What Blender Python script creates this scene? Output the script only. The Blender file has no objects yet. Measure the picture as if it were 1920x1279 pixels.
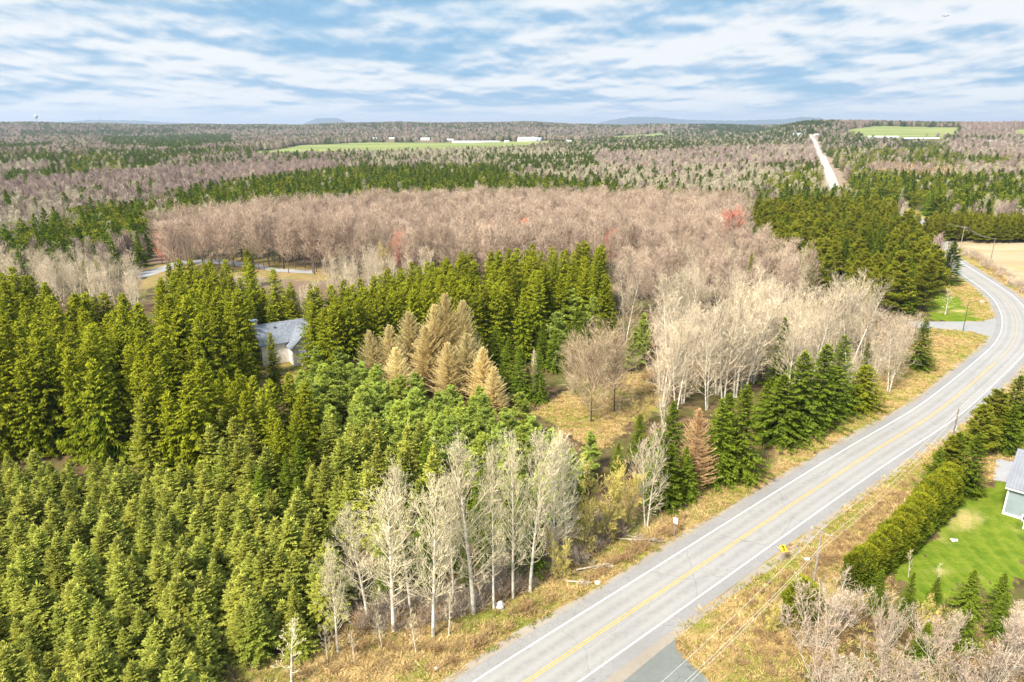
import bpy, bmesh, math, random
import numpy as np
from mathutils import Vector, Matrix
R = math.radians
rng = np.random.default_rng(7)
random.seed(7)
S = bpy.context.scene
COL = S.collection

# ------------------------------------------------------------------ camera
H = 55.0                      # drone height over the road
F = 1280.0                    # focal length in photo pixels (24 mm equivalent)
HOR = 236.0
PITCH = math.atan((639.5 - HOR) / F)
cam = bpy.data.objects.new("camera", bpy.data.cameras.new("camera"))
COL.objects.link(cam)
cam.location = (0, 0, H)
cam.rotation_euler = (math.pi / 2 - PITCH, 0, 0)
cam.data.sensor_width = 36.0
cam.data.lens = 24.0
cam.data.clip_start = 0.5
cam.data.clip_end = 90000
S.camera = cam

# ------------------------------------------------------------------ sky and sun
SUN_EL, SUN_AZ = R(46), R(-140)         # azimuth from +Y, clockwise positive
S.view_settings.view_transform = 'Standard'
S.view_settings.look = 'None'
S.view_settings.gamma = 1
S.view_settings.exposure = 1.0
world = bpy.data.worlds.new("World")
S.world = world
world.use_nodes = True


def nodes_of(tree):
    nt = tree
    def N(t, **kw):
        n = nt.nodes.new(t)
        for k, v in kw.items():
            if k.startswith('i_'):
                n.inputs[k[2:].replace('_', ' ')].default_value = v
            else:
                setattr(n, k, v)
        return n
    def L(a, b):
        nt.links.new(a, b)
    def M(op, a, b=None, c=None, clamp=False):
        n = nt.nodes.new('ShaderNodeMath')
        n.operation = op
        n.use_clamp = clamp
        for i, v in enumerate((a, b, c)):
            if v is None:
                continue
            if isinstance(v, (int, float)):
                n.inputs[i].default_value = v
            else:
                nt.links.new(v, n.inputs[i])
        return n.outputs[0]
    def MIX(f, a, b, mode='MIX'):
        n = nt.nodes.new('ShaderNodeMix')
        n.data_type = 'RGBA'
        n.blend_type = mode
        n.clamp_factor = True
        for s, v in ((n.inputs[0], f), (n.inputs[6], a), (n.inputs[7], b)):
            if isinstance(v, (int, float)):
                s.default_value = v
            elif isinstance(v, tuple):
                s.default_value = v if len(v) == 4 else (*v, 1)
            else:
                nt.links.new(v, s)
        return n.outputs[2]
    def SS(v, a, b):
        n = nt.nodes.new('ShaderNodeMapRange')
        n.interpolation_type = 'SMOOTHSTEP'
        nt.links.new(v, n.inputs[0])
        n.inputs[1].default_value = a
        n.inputs[2].default_value = b
        return n.outputs[0]
    return N, L, M, MIX, SS


def build_world():
    nt = world.node_tree
    nt.nodes.clear()
    N, L, M, MIX, SS = nodes_of(nt)
    sky = N('ShaderNodeTexSky')
    sky.sky_type = 'NISHITA'
    sky.sun_disc = False
    sky.sun_elevation = SUN_EL
    sky.sun_rotation = SUN_AZ
    sky.air_density = 1.0
    sky.dust_density = 0.6
    tc = N('ShaderNodeTexCoord')
    sp = N('ShaderNodeSeparateXYZ')
    L(tc.outputs['Generated'], sp.inputs[0])
    z = M('MAXIMUM', sp.outputs[2], 0.0)
    hyp = M('SQRT', M('ADD', M('MULTIPLY', sp.outputs[0], sp.outputs[0]), M('MULTIPLY', sp.outputs[1], sp.outputs[1])))
    az = M('ARCTAN2', sp.outputs[0], sp.outputs[1])
    cx = M('DIVIDE', az, M('ADD', M('MULTIPLY', z, 0.5), 0.20))
    cyy = M('LOGARITHM', M('ADD', z, 0.055), 2.718)

    def layer(kx, kz, detail, up=0.0, off=(0, 0), rough=0.5, dist=0.15, seed=0.0):
        cb = N('ShaderNodeCombineXYZ')
        L(M('ADD', M('MULTIPLY', cx, kx), off[0]), cb.inputs[0])
        L(M('ADD', M('MULTIPLY', cyy, kz), off[1] + up), cb.inputs[1])
        cb.inputs[2].default_value = seed
        n = N('ShaderNodeTexNoise')
        n.inputs['Scale'].default_value = 1.0
        n.inputs['Detail'].default_value = detail
        n.inputs['Roughness'].default_value = rough
        n.inputs['Distortion'].default_value = dist
        L(cb.outputs[0], n.inputs['Vector'])
        return n.outputs[0]
    SKO = (2.3, 4.1)
    big = layer(0.50, 1.15, 2, off=(7.7, 1.4), seed=3.0)
    n1 = layer(1.35, 3.0, 6, off=SKO, rough=0.48, dist=0.1)
    m1 = layer(1.35, 3.0, 2, off=SKO, dist=0.1)
    m2 = layer(1.35, 3.0, 2, 0.30, off=SKO, dist=0.1)
    b1 = layer(4.6, 9.0, 4, off=(1.2, 6.6), rough=0.5, dist=0.1, seed=7.0)
    b2 = layer(4.6, 9.0, 4, 0.36, off=(1.2, 6.6), rough=0.5, dist=0.1, seed=7.0)
    low = M('SUBTRACT', 1.0, SS(z, 0.03, 0.17))
    d = M('ADD', M('ADD', M('MULTIPLY', n1, 0.62), M('MULTIPLY', big, 0.55)), M('MULTIPLY', b1, 0.20))
    d = M('ADD', d, M('MULTIPLY', low, 0.07))
    d = M('SUBTRACT', d, M('MULTIPLY', SS(z, 0.09, 0.2), 0.035))
    cover = SS(d, 0.555, 0.74)
    edge = M('ADD', M('MULTIPLY', M('SUBTRACT', m1, m2), 3.6), M('MULTIPLY', M('SUBTRACT', b1, b2), 2.2))
    lit = M('ADD', M('ADD', 0.62, edge), M('MULTIPLY', M('SUBTRACT', big, 0.5), 1.2), clamp=True)
    hz = SS(z, 0.0, 0.035)
    under = (0.28, 0.46, 0.65)
    top = (0.74, 0.77, 0.79)
    cloud = MIX(SS(lit, -0.15, 1.0), under, top)
    skyb = MIX(1.0, sky.outputs[0], (0.048, 0.055, 0.062), 'MULTIPLY')
    gap = MIX(0.80, skyb, (0.22, 0.45, 0.68))
    gap = MIX(M('MULTIPLY', lit, 0.5, clamp=True), gap, (0.46, 0.62, 0.76))
    c = MIX(cover, gap, cloud)
    far = MIX(SS(b1, 0.40, 0.6), (0.54, 0.65, 0.75), (0.70, 0.74, 0.76))
    c = MIX(hz, far, c)
    # an overcast dome is brighter overhead than at the horizon
    lum = M('ADD', 0.63, M('MULTIPLY', M('MAXIMUM', M('SUBTRACT', z, 0.2), 0.0), 0.55))
    c2 = MIX(SS(z, 0.2, 0.45), c, (0.45, 0.54, 0.70))
    bg = N('ShaderNodeBackground')
    L(c2, bg.inputs[0])
    L(lum, bg.inputs[1])
    out = N('ShaderNodeOutputWorld')
    L(bg.outputs[0], out.inputs[0])


build_world()
sl = bpy.data.lights.new("sun", 'SUN')
sl.energy = 5.0
sl.angle = R(10)
sl.color = (1.0, 0.92, 0.78)
sun = bpy.data.objects.new("sun", sl)
COL.objects.link(sun)
sd = Vector((math.sin(SUN_AZ) * math.cos(SUN_EL), math.cos(SUN_AZ) * math.cos(SUN_EL), math.sin(SUN_EL)))
sun.rotation_euler = sd.to_track_quat('Z', 'Y').to_euler()
cy = S.cycles
cy.max_bounces = 4
cy.diffuse_bounces = 2
cy.glossy_bounces = 2
cy.transmission_bounces = 2
cy.transparent_max_bounces = 4
cy.volume_bounces = 0
cy.caustics_reflective = False
cy.caustics_refractive = False
cy.use_adaptive_sampling = True
cy.adaptive_threshold = 0.02

# ------------------------------------------------------------------ terrain and picture-to-ground helpers


def sstep(x, a, b):
    t = np.clip((x - a) / (b - a), 0, 1)
    return t * t * (3 - 2 * t)


def terrain(x, y):
    x = np.asarray(x, float)
    y = np.asarray(y, float)
    r = np.hypot(x, y)
    a = np.degrees(np.arctan2(x, y))
    z = sstep(r, 650, 1400) * 8.0 * (np.sin(x / 260 + 1.3) * np.cos(y / 340) + 0.4 * np.sin((x + y) / 120))
    z = z * (1 - sstep(r, 3000, 4500))
    # ridge behind the farms, low at the sides
    ridge = sstep(r, 3000, 5200) * (np.interp(a, [-60, -38, -35, -30, -26, -22, -14, -6, 2, 6, 12, 20, 60], [56, 56, 54, 58, 46, 44, 54, 66, 62, 52, 46, 50, 50]) + 4.5 * np.sin(a / 1.9 + 1) + 2.0 * np.sin(a / 0.8))
    side = 1.0
    z = z + ridge * side * (1 - sstep(r, 6500, 9500) * 0.9)
    # hill with the green field to the right
    w = sstep(a, 17, 23)
    hill = sstep(r, 1700, 3300) * (58 + 5 * np.sin(a / 3.0)) * w
    z = np.maximum(z, hill * (1 - sstep(r, 4500, 7000)))
    # far mountains
    az = [-60, -32.0, -30.5, -27.5, -24, -17.0, -15.2, -13.6, -12, 5.5, 7.6, 9.3, 11.5, 13.5, 17.2, 20.8, 22.0, 23.2, 24.5, 60]
    hm = [0, 130, 170, 160, 90, 0, 225, 225, 0, 0, 170, 255, 250, 190, 165, 195, 245, 225, 90, 0]
    m = np.interp(a, az, hm)
    m = m * sstep(r, 15500, 19000) * (1 - sstep(r, 21000, 26000)) * (1 + 0.03 * np.sin(a * 9))
    # a middle range, half way to the mountains
    z = np.maximum(z, sstep(r, 8200, 10500) * (1 - sstep(r, 11500, 14000)) * np.interp(a, [-60, -36, -30, -25, -20, -17, -10, -3, 4, 60], [60, 92, 60, 84, 70, 40, 62, 88, 30, 30]))
    return np.maximum(z, m * 1.08)


def ray(u, v):
    x = (u - 960) / F
    y = (639.5 - v) / F
    return np.array((x, math.cos(PITCH) + y * math.sin(PITCH), -math.sin(PITCH) + y * math.cos(PITCH)))


def G(u, v, z=0.0):
    """ground point (plus z metres) seen at photo pixel u, v"""
    d = ray(u, v)
    t = 30.0
    while t < 40000:
        if H + d[2] * t <= float(terrain(d[0] * t, d[1] * t)) + z:
            break
        t *= 1.01
    lo, hi = t / 1.01, t
    for _ in range(14):
        m = (lo + hi) / 2
        if H + d[2] * m <= float(terrain(d[0] * m, d[1] * m)) + z:
            hi = m
        else:
            lo = m
    return (float(d[0] * hi), float(d[1] * hi))


def px(x, y, z):
    """photo pixel of a world point (arrays allowed)"""
    dy = np.asarray(y) * math.cos(PITCH) - (np.asarray(z) - H) * math.sin(PITCH)
    up = np.asarray(y) * math.sin(PITCH) + (np.asarray(z) - H) * math.cos(PITCH)
    return 960 + F * np.asarray(x) / dy, 639.5 - F * up / dy


def inside(poly, x, y):
    x = np.asarray(x, float)
    y = np.asarray(y, float)
    c = np.zeros(x.shape, bool)
    n = len(poly)
    for i in range(n):
        x1, y1 = poly[i]
        x2, y2 = poly[(i + 1) % n]
        if y1 == y2:
            continue
        c ^= ((y1 > y) != (y2 > y)) & (x < (x2 - x1) * (y - y1) / (y2 - y1) + x1)
    return c


def GP(pts, z=0.0):
    return [G(u, v, z) for u, v in pts]


def polydist(pts, x, y):
    """distance from points to an open polyline"""
    best = np.full(np.shape(x), 1e9)
    for (x1, y1), (x2, y2) in zip(pts[:-1], pts[1:]):
        dx, dy = x2 - x1, y2 - y1
        t = np.clip(((x - x1) * dx + (y - y1) * dy) / (dx * dx + dy * dy + 1e-9), 0, 1)
        best = np.minimum(best, np.hypot(x - x1 - t * dx, y - y1 - t * dy))
    return best


def tag(o, label=None, cat=None, group=None, kind=None):
    if label:
        o['label'] = label
    if cat:
        o['category'] = cat
    if group:
        o['group'] = group
    if kind:
        o['kind'] = kind
    return o


# ------------------------------------------------------------------ mesh helpers


def mesh_np(name, V, Fc, mat=None, att=None, smooth=False):
    me = bpy.data.meshes.new(name)
    V = np.asarray(V, np.float32)
    Fc = np.asarray(Fc, np.int32)
    k = Fc.shape[1]
    me.vertices.add(len(V))
    me.vertices.foreach_set('co', V.ravel())
    me.loops.add(Fc.size)
    me.loops.foreach_set('vertex_index', Fc.ravel())
    me.polygons.add(len(Fc))
    me.polygons.foreach_set('loop_start', np.arange(0, Fc.size, k, dtype=np.int32))
    me.polygons.foreach_set('loop_total', np.full(len(Fc), k, np.int32))
    if smooth:
        me.polygons.foreach_set('use_smooth', np.ones(len(Fc), bool))
    if att is not None:
        a = me.attributes.new('var', 'FLOAT_VECTOR', 'POINT')
        a.data.foreach_set('vector', np.asarray(att, np.float32).ravel())
    if mat:
        me.materials.append(mat)
    me.update(calc_edges=True)
    return me


def put(name, me, parent=None, loc=(0, 0, 0), rz=0.0, sc=None):
    o = bpy.data.objects.new(name, me)
    COL.objects.link(o)
    if parent:
        o.parent = parent
    o.location = loc
    if rz:
        o.rotation_euler = (0, 0, rz)
    if sc is not None:
        o.scale = sc if isinstance(sc, tuple) else (sc, sc, sc)
    return o


class MB:
    """collects boxes, tubes and prisms into one mesh"""
    def __init__(self):
        self.v, self.f = [], []

    def add(self, vs, fs):
        b = len(self.v)
        self.v += [tuple(map(float, p)) for p in vs]
        self.f += [tuple(i + b for i in q) for q in fs]
        return self

    def box(self, x0, x1, y0, y1, z0, z1):
        return self.add([(x0, y0, z0), (x1, y0, z0), (x1, y1, z0), (x0, y1, z0), (x0, y0, z1), (x1, y0, z1), (x1, y1, z1), (x0, y1, z1)],
                        [(0, 3, 2, 1), (4, 5, 6, 7), (0, 1, 5, 4), (1, 2, 6, 5), (2, 3, 7, 6), (3, 0, 4, 7)])

    def prism(self, poly, y0, y1):
        """polygon in x,z pushed along y"""
        n = len(poly)
        vs = [(x, y0, z) for x, z in poly] + [(x, y1, z) for x, z in poly]
        fs = [tuple(range(n)), tuple(range(2 * n - 1, n - 1, -1))] + [(i, i + n, (i + 1) % n + n, (i + 1) % n) for i in range(n)]
        return self.add(vs, fs)

    def plate(self, poly, z0, z1):
        n = len(poly)
        vs = [(x, y, z0) for x, y in poly] + [(x, y, z1) for x, y in poly]
        fs = [tuple(range(n - 1, -1, -1)), tuple(range(n, 2 * n))] + [(i, (i + 1) % n, (i + 1) % n + n, i + n) for i in range(n)]
        return self.add(vs, fs)

    def tube(self, pts, rad, seg=8):
        pts = [Vector(p) for p in pts]
        rr = rad if isinstance(rad, (list, tuple)) else [rad] * len(pts)
        vs = []
        for i, p in enumerate(pts):
            d = (pts[min(i + 1, len(pts) - 1)] - pts[max(i - 1, 0)]).normalized()
            a = d.orthogonal().normalized() if i == 0 else (a - d * a.dot(d)).normalized()
            b = d.cross(a)
            for k in range(seg):
                t = 2 * math.pi * k / seg
                vs.append(p + (a * math.cos(t) + b * math.sin(t)) * rr[i])
        fs = [(i * seg + k, i * seg + (k + 1) % seg, (i + 1) * seg + (k + 1) % seg, (i + 1) * seg + k) for i in range(len(pts) - 1) for k in range(seg)]
        fs += [tuple(range(seg - 1, -1, -1)), tuple(range((len(pts) - 1) * seg, len(pts) * seg))]
        return self.add(vs, fs)

    def build(self, name, mat, parent=None, loc=(0, 0, 0), rz=0, bevel=0):
        me = bpy.data.meshes.new(name)
        me.from_pydata(self.v, [], self.f)
        me.materials.append(mat)
        me.update()
        o = put(name, me, parent, loc, rz)
        if bevel:
            m = o.modifiers.new('bevel', 'BEVEL')
            m.width = bevel
            m.segments = 2
        return o


def empty(name, loc, rz=0):
    o = bpy.data.objects.new(name, None)
    o.empty_display_size = 0.5
    COL.objects.link(o)
    o.location = loc
    o.rotation_euler = (0, 0, rz)
    return o


# ------------------------------------------------------------------ materials


def new_mat(name):
    m = bpy.data.materials.new(name)
    m.use_nodes = True
    m.node_tree.nodes.clear()
    return m, nodes_of(m.node_tree)


def plain(name, col, rough=0.7, noise=0.12, scale=3.0, metal=0.0, bump=0.0, stripes=None):
    m, (N, L, M, MIX, SS) = new_mat(name)
    b = N('ShaderNodeBsdfPrincipled')
    tc = N('ShaderNodeTexCoord')
    n = N('ShaderNodeTexNoise')
    n.inputs['Scale'].default_value = scale
    n.inputs['Detail'].default_value = 6
    L(tc.outputs['Object'], n.inputs['Vector'])
    dark = tuple(c * (1 - noise * 2) for c in col)
    lite = tuple(min(1, c * (1 + noise * 2)) for c in col)
    c = MIX(SS(n.outputs[0], 0.3, 0.7), dark, lite)
    if stripes:                       # boards or ribs, in metres along one axis
        ax, w, k = stripes
        sp = N('ShaderNodeSeparateXYZ')
        L(tc.outputs['Object'], sp.inputs[0])
        fr = M('FRACT', M('DIVIDE', sp.outputs[ax], w))
        ln = M('LESS_THAN', fr, 0.12)
        c = MIX(ln, c, MIX(1.0, c, (k, k, k), 'MULTIPLY'))
    L(c, b.inputs['Base Color'])
    b.inputs['Roughness'].default_value = rough
    b.inputs['Metallic'].default_value = metal
    if bump:
        bp = N('ShaderNodeBump')
        bp.inputs['Strength'].default_value = bump
        bp.inputs['Distance'].default_value = 0.05
        L(n.outputs[0], bp.inputs['Height'])
        L(bp.outputs[0], b.inputs['Normal'])
    o = N('ShaderNodeOutputMaterial')
    L(b.outputs[0], o.inputs[0])
    return m


def leafy(name, a, b_, tip, trans=0.22, spread=0.35, tipk=0.8):
    """foliage or twigs: colour differs from tree to tree, from spray to spray and towards the young tips"""
    m, (N, L, M, MIX, SS) = new_mat(name)
    oi = N('ShaderNodeObjectInfo')
    at = N('ShaderNodeAttribute')
    at.attribute_name = 'var'
    sp = N('ShaderNodeSeparateXYZ')
    L(at.outputs['Vector'], sp.inputs[0])
    c = MIX(oi.outputs['Random'], a, b_)
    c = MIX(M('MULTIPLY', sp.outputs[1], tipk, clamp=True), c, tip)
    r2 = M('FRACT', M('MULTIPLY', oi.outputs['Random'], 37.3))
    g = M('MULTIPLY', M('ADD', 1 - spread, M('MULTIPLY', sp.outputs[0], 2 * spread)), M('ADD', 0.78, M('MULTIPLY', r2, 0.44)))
    cb = N('ShaderNodeCombineXYZ')
    for i in range(3):
        L(g, cb.inputs[i])
    c = MIX(1.0, c, cb.outputs[0], 'MULTIPLY')
    d = N('ShaderNodeBsdfDiffuse')
    L(c, d.inputs[0])
    o = N('ShaderNodeOutputMaterial')
    if trans:
        t = N('ShaderNodeBsdfTranslucent')
        L(c, t.inputs[0])
        mx = N('ShaderNodeMixShader')
        mx.inputs[0].default_value = trans
        L(d.outputs[0], mx.inputs[1])
        L(t.outputs[0], mx.inputs[2])
        L(mx.outputs[0], o.inputs[0])
    else:
        L(d.outputs[0], o.inputs[0])
    return m


M_ = {}
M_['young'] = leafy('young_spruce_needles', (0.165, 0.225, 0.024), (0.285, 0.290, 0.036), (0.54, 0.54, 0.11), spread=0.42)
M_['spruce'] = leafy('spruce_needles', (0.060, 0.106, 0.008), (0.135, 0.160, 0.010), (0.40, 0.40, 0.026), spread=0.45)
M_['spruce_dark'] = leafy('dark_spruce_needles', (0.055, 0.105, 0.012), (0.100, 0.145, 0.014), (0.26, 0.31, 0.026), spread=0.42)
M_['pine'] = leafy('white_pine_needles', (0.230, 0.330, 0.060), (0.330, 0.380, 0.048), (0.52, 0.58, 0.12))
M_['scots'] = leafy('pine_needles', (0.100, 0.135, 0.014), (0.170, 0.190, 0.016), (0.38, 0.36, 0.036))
M_['larch'] = leafy('larch_twigs', (0.74, 0.57, 0.26), (0.72, 0.61, 0.30), (0.88, 0.74, 0.38), trans=0.3)
M_['rust'] = leafy('rusty_larch_twigs', (0.52, 0.33, 0.17), (0.56, 0.38, 0.20), (0.66, 0.44, 0.22), trans=0.2)
M_['poplar'] = leafy('poplar_twigs', (0.68, 0.59, 0.39), (0.60, 0.52, 0.36), (0.78, 0.70, 0.46), trans=0.0)
M_['ash'] = leafy('pale_twigs', (0.58, 0.49, 0.35), (0.50, 0.42, 0.31), (0.68, 0.57, 0.40), trans=0.0)
M_['maple'] = leafy('maple_twigs', (0.42, 0.33, 0.25), (0.33, 0.25, 0.20), (0.56, 0.42, 0.30), trans=0.0)
M_['red'] = leafy('red_buds', (0.56, 0.25, 0.18), (0.52, 0.26, 0.19), (0.70, 0.26, 0.18), trans=0.0)
M_['willow'] = leafy('willow_twigs', (0.48, 0.39, 0.11), (0.42, 0.37, 0.11), (0.60, 0.50, 0.15), trans=0.0)
M_['shrub'] = leafy('shrub_twigs', (0.42, 0.36, 0.28), (0.46, 0.39, 0.29), (0.58, 0.42, 0.31), trans=0.0)
M_['cedar'] = leafy('cedar_sprays', (0.100, 0.145, 0.014), (0.150, 0.180, 0.016), (0.46, 0.38, 0.020))
M_['tanbark'] = leafy('tan_fine_twigs', (0.50, 0.38, 0.25), (0.46, 0.34, 0.23), (0.62, 0.48, 0.30), trans=0.0)
M_['tan'] = leafy('far_larch_twigs', (0.50, 0.39, 0.23), (0.54, 0.43, 0.27), (0.62, 0.50, 0.32), trans=0.0)
M_['mauve'] = leafy('far_maple_twigs', (0.27, 0.205, 0.185), (0.36, 0.27, 0.225), (0.42, 0.33, 0.27), trans=0.0)
M_['cream'] = leafy('far_poplar_twigs', (0.46, 0.40, 0.28), (0.40, 0.35, 0.25), (0.55, 0.50, 0.36), trans=0.0)
M_['bark'] = plain('grey_brown_bark', (0.14, 0.11, 0.085), 0.9, 0.25, 2.0)
M_['pale_bark'] = plain('pale_poplar_bark', (0.60, 0.56, 0.45), 0.85, 0.2, 1.5)
M_['dark_bark'] = plain('dark_wet_bark', (0.075, 0.055, 0.045), 0.9, 0.25, 2.0)
M_['grass_dry'] = leafy('dry_grass_blades', (0.50, 0.36, 0.15), (0.36, 0.21, 0.08), (0.66, 0.52, 0.26), trans=0.15)
M_['grass_green'] = leafy('green_grass_blades', (0.20, 0.25, 0.035), (0.28, 0.28, 0.05), (0.40, 0.38, 0.09), trans=0.15)
M_['brush'] = leafy('brown_brush_twigs', (0.32, 0.20, 0.10), (0.40, 0.28, 0.14), (0.50, 0.34, 0.16), trans=0.0)

# ------------------------------------------------------------------ plant geometry


def unit(v):
    return v / (np.linalg.norm(v, axis=-1, keepdims=True) + 1e-9)


def kites(base, d, L, w, rnd, out, roll=None):
    """one leaf-shaped quad for each spray or twig"""
    n = len(base)
    d = unit(d)
    up = np.tile((0, 0, 1.0), (n, 1)) + rng.normal(0, 0.35 if roll is None else roll, (n, 3))
    side = unit(np.cross(d, up))
    L = np.broadcast_to(L, (n,))[:, None]
    w = np.broadcast_to(w, (n,))[:, None]
    mid = base + d * L * 0.45
    tip = base + d * L
    V = np.stack([base, mid + side * w * 0.5, tip, mid - side * w * 0.5], 1).reshape(-1, 3)
    Fc = np.arange(4 * n).reshape(n, 4)
    rnd = np.broadcast_to(rnd, (n,))
    out = np.broadcast_to(out, (n,))
    A = np.zeros((n, 4, 3))
    A[:, :, 0] = rnd[:, None]
    A[:, 0, 1] = out * 0.5
    A[:, 1:, 1] = out[:, None]
    return V, Fc, A.reshape(-1, 3)


def prisms(p0, p1, r0, r1, sides=3, out=0.0):
    n = len(p0)
    d = unit(p1 - p0)
    a = unit(np.cross(d, np.where(np.abs(d[:, 2:3]) > 0.9, (1.0, 0, 0), (0, 0, 1.0))))
    b = np.cross(d, a)
    V = []
    for P, rr in ((p0, r0), (p1, r1)):
        rr = np.broadcast_to(rr, (n,))[:, None]
        for k in range(sides):
            t = 2 * math.pi * k / sides
            V.append(P + (a * math.cos(t) + b * math.sin(t)) * rr)
    V = np.stack(V, 1).reshape(-1, 3)
    base = np.arange(n)[:, None] * 2 * sides
    Fs = [base + np.array([[k, (k + 1) % sides, sides + (k + 1) % sides, sides + k]]) for k in range(sides)]
    Fc = np.stack(Fs, 1).reshape(-1, 4)
    A = np.zeros((n, 2 * sides, 3))
    A[:, :, 0] = rng.random(n)[:, None]
    A[:, :, 1] = np.broadcast_to(out, (n,))[:, None]
    return V, Fc, A.reshape(-1, 3)


def join(parts):
    V, Fc, A, b = [], [], [], 0
    for v, f, a in parts:
        V.append(v)
        Fc.append(f + b)
        A.append(a)
        b += len(v)
    return np.concatenate(V), np.concatenate(Fc), np.concatenate(A)


def lines_to_prisms(P, r0, r1, sides=3, out=0.0):
    """P (n, k+1, 3) bent branches, tapering from r0 to r1"""
    n, k1, _ = P.shape
    k = k1 - 1
    parts = []
    r0 = np.broadcast_to(r0, (n,))
    r1 = np.broadcast_to(r1, (n,))
    for i in range(k):
        parts.append(prisms(P[:, i], P[:, i + 1], r0 + (r1 - r0) * i / k, r0 + (r1 - r0) * (i + 1) / k, sides, out))
    return join(parts)


def trunk_mesh(name, h, r, mat, lean=0.02, sides=7, k=7):
    z = np.linspace(-0.3, h, k + 1)
    off = np.cumsum(rng.normal(0, lean, (k + 1, 2)), 0) * h / k
    off[0] = 0
    P = np.concatenate([off, z[:, None]], 1)[None]
    V, Fc, A = lines_to_prisms(P, r, r * 0.12, sides)
    return mesh_np(name, V, Fc, mat, A, True), P[0]


def conifer(name, h, rad, base=0.06, whorls=26, per=7, e0=-5, droop=0.25, tw=0.42, hang=0.2, width=0.10, mat='young', shape=0.85, ragged=0.18, twn=13, bark='bark', leader=0.5, upturn=0.0, fill=1.0, tube_on=True):
    """trunk and crown meshes of a spruce-like tree: whorls of bent branches carrying rows of sprays"""
    tm, TP = trunk_mesh(name + '_trunk', h * 0.985, 0.012 * h + 0.03, M_[bark], 0.006)
    t = np.linspace(base, 0.985, whorls)
    az, zt, L, tt = [], [], [], []
    for i, f in enumerate(t):
        n = max(4, int(round(per * (1 - 0.35 * f))))
        a0 = rng.random() * 6.28
        for j in range(n):
            az.append(a0 + j * 6.283 / n + rng.normal(0, 0.18))
            zt.append(f + rng.normal(0, 0.35 / whorls))
            prof = (1 - f) ** shape
            if f < base + 0.10:
                prof *= 0.78 + 0.22 * (f - base) / 0.10
            L.append(rad * prof * (1 + rng.normal(0, ragged)) + 0.12)
            tt.append(f)
    az, zt, L, tt = map(np.array, (az, zt, L, tt))
    L = np.clip(L, 0.1, rad * 1.35)
    n = len(az)
    k = 5
    elev = np.radians(e0 + 48 * tt ** 2.2 + rng.normal(0, 5, n))
    s = np.linspace(0, 1, k + 1)
    hx = L[:, None] * s[None] * np.cos(elev)[:, None]
    hz = L[:, None] * s[None] * np.sin(elev)[:, None] - (droop * (1 - tt) * L)[:, None] * s[None] ** 1.6 + (upturn * L * (1 - tt * 0.5))[:, None] * s[None] ** 4
    P = np.stack([hx * np.cos(az)[:, None], hx * np.sin(az)[:, None], np.clip(zt, 0.02, 0.985)[:, None] * h + hz], 2)
    P[:, :, :2] += np.interp(zt * h, TP[:, 2], TP[:, 0])[:, None, None] * 0
    parts = []
    if tube_on:
        parts.append(lines_to_prisms(P, 0.012 * L + 0.012, 0.004, 3))
    # sprays on both sides of each branch
    m = np.maximum(4, (twn * (0.35 + 0.65 * L / rad)).astype(int))
    for side in (-1, 1, 0):
        idx = np.repeat(np.arange(n), m if side else np.maximum(2, (m * 0.75 * fill).astype(int)))
        fr = rng.random(len(idx)) ** 0.8 * 0.95 + 0.05
        q = fr * k
        i0 = np.minimum(q.astype(int), k - 1)
        w = (q - i0)[:, None]
        b = P[idx, i0] * (1 - w) + P[idx, i0 + 1] * w
        d = unit(P[idx, i0 + 1] - P[idx, i0])
        lat = np.stack([-np.sin(az[idx]), np.cos(az[idx]), np.zeros(len(idx))], 1)
        ln = tw * (0.35 + 0.65 * (L[idx] / rad) ** 0.5) * (1.15 - 0.55 * fr) * (0.7 + 0.6 * rng.random(len(idx)))
        if side:
            dd = d * (0.55 + 0.3 * fr[:, None]) + lat * side * 0.85 + np.array((0, 0, -1.0)) * hang + rng.normal(0, 0.13, (len(idx), 3))
        else:
            dd = d * 0.9 + rng.normal(0, 0.28, (len(idx), 3)) + np.array((0, 0, -1.0)) * (hang * 0.9 - 0.22)
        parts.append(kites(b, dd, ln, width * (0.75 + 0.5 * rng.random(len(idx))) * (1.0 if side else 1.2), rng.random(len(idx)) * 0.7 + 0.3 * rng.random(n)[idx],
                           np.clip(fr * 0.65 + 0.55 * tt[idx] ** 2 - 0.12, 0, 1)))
    # leader shoot
    nl = 16
    b = np.stack([np.zeros(nl), np.zeros(nl), h * (1 - 0.05 * rng.random(nl))], 1)
    dd = np.stack([rng.normal(0, 0.5, nl), rng.normal(0, 0.5, nl), np.ones(nl)], 1)
    parts.append(kites(b, dd, leader * (0.35 + 0.4 * rng.random(nl)), width * 0.6, 0.6, 1.0))
    V, Fc, A = join(parts)
    V[:, 0] += np.interp(V[:, 2], TP[:, 2], TP[:, 0])
    V[:, 1] += np.interp(V[:, 2], TP[:, 2], TP[:, 1])
    return tm, mesh_np(name + '_crown', V, Fc, M_[mat], A)


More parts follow.
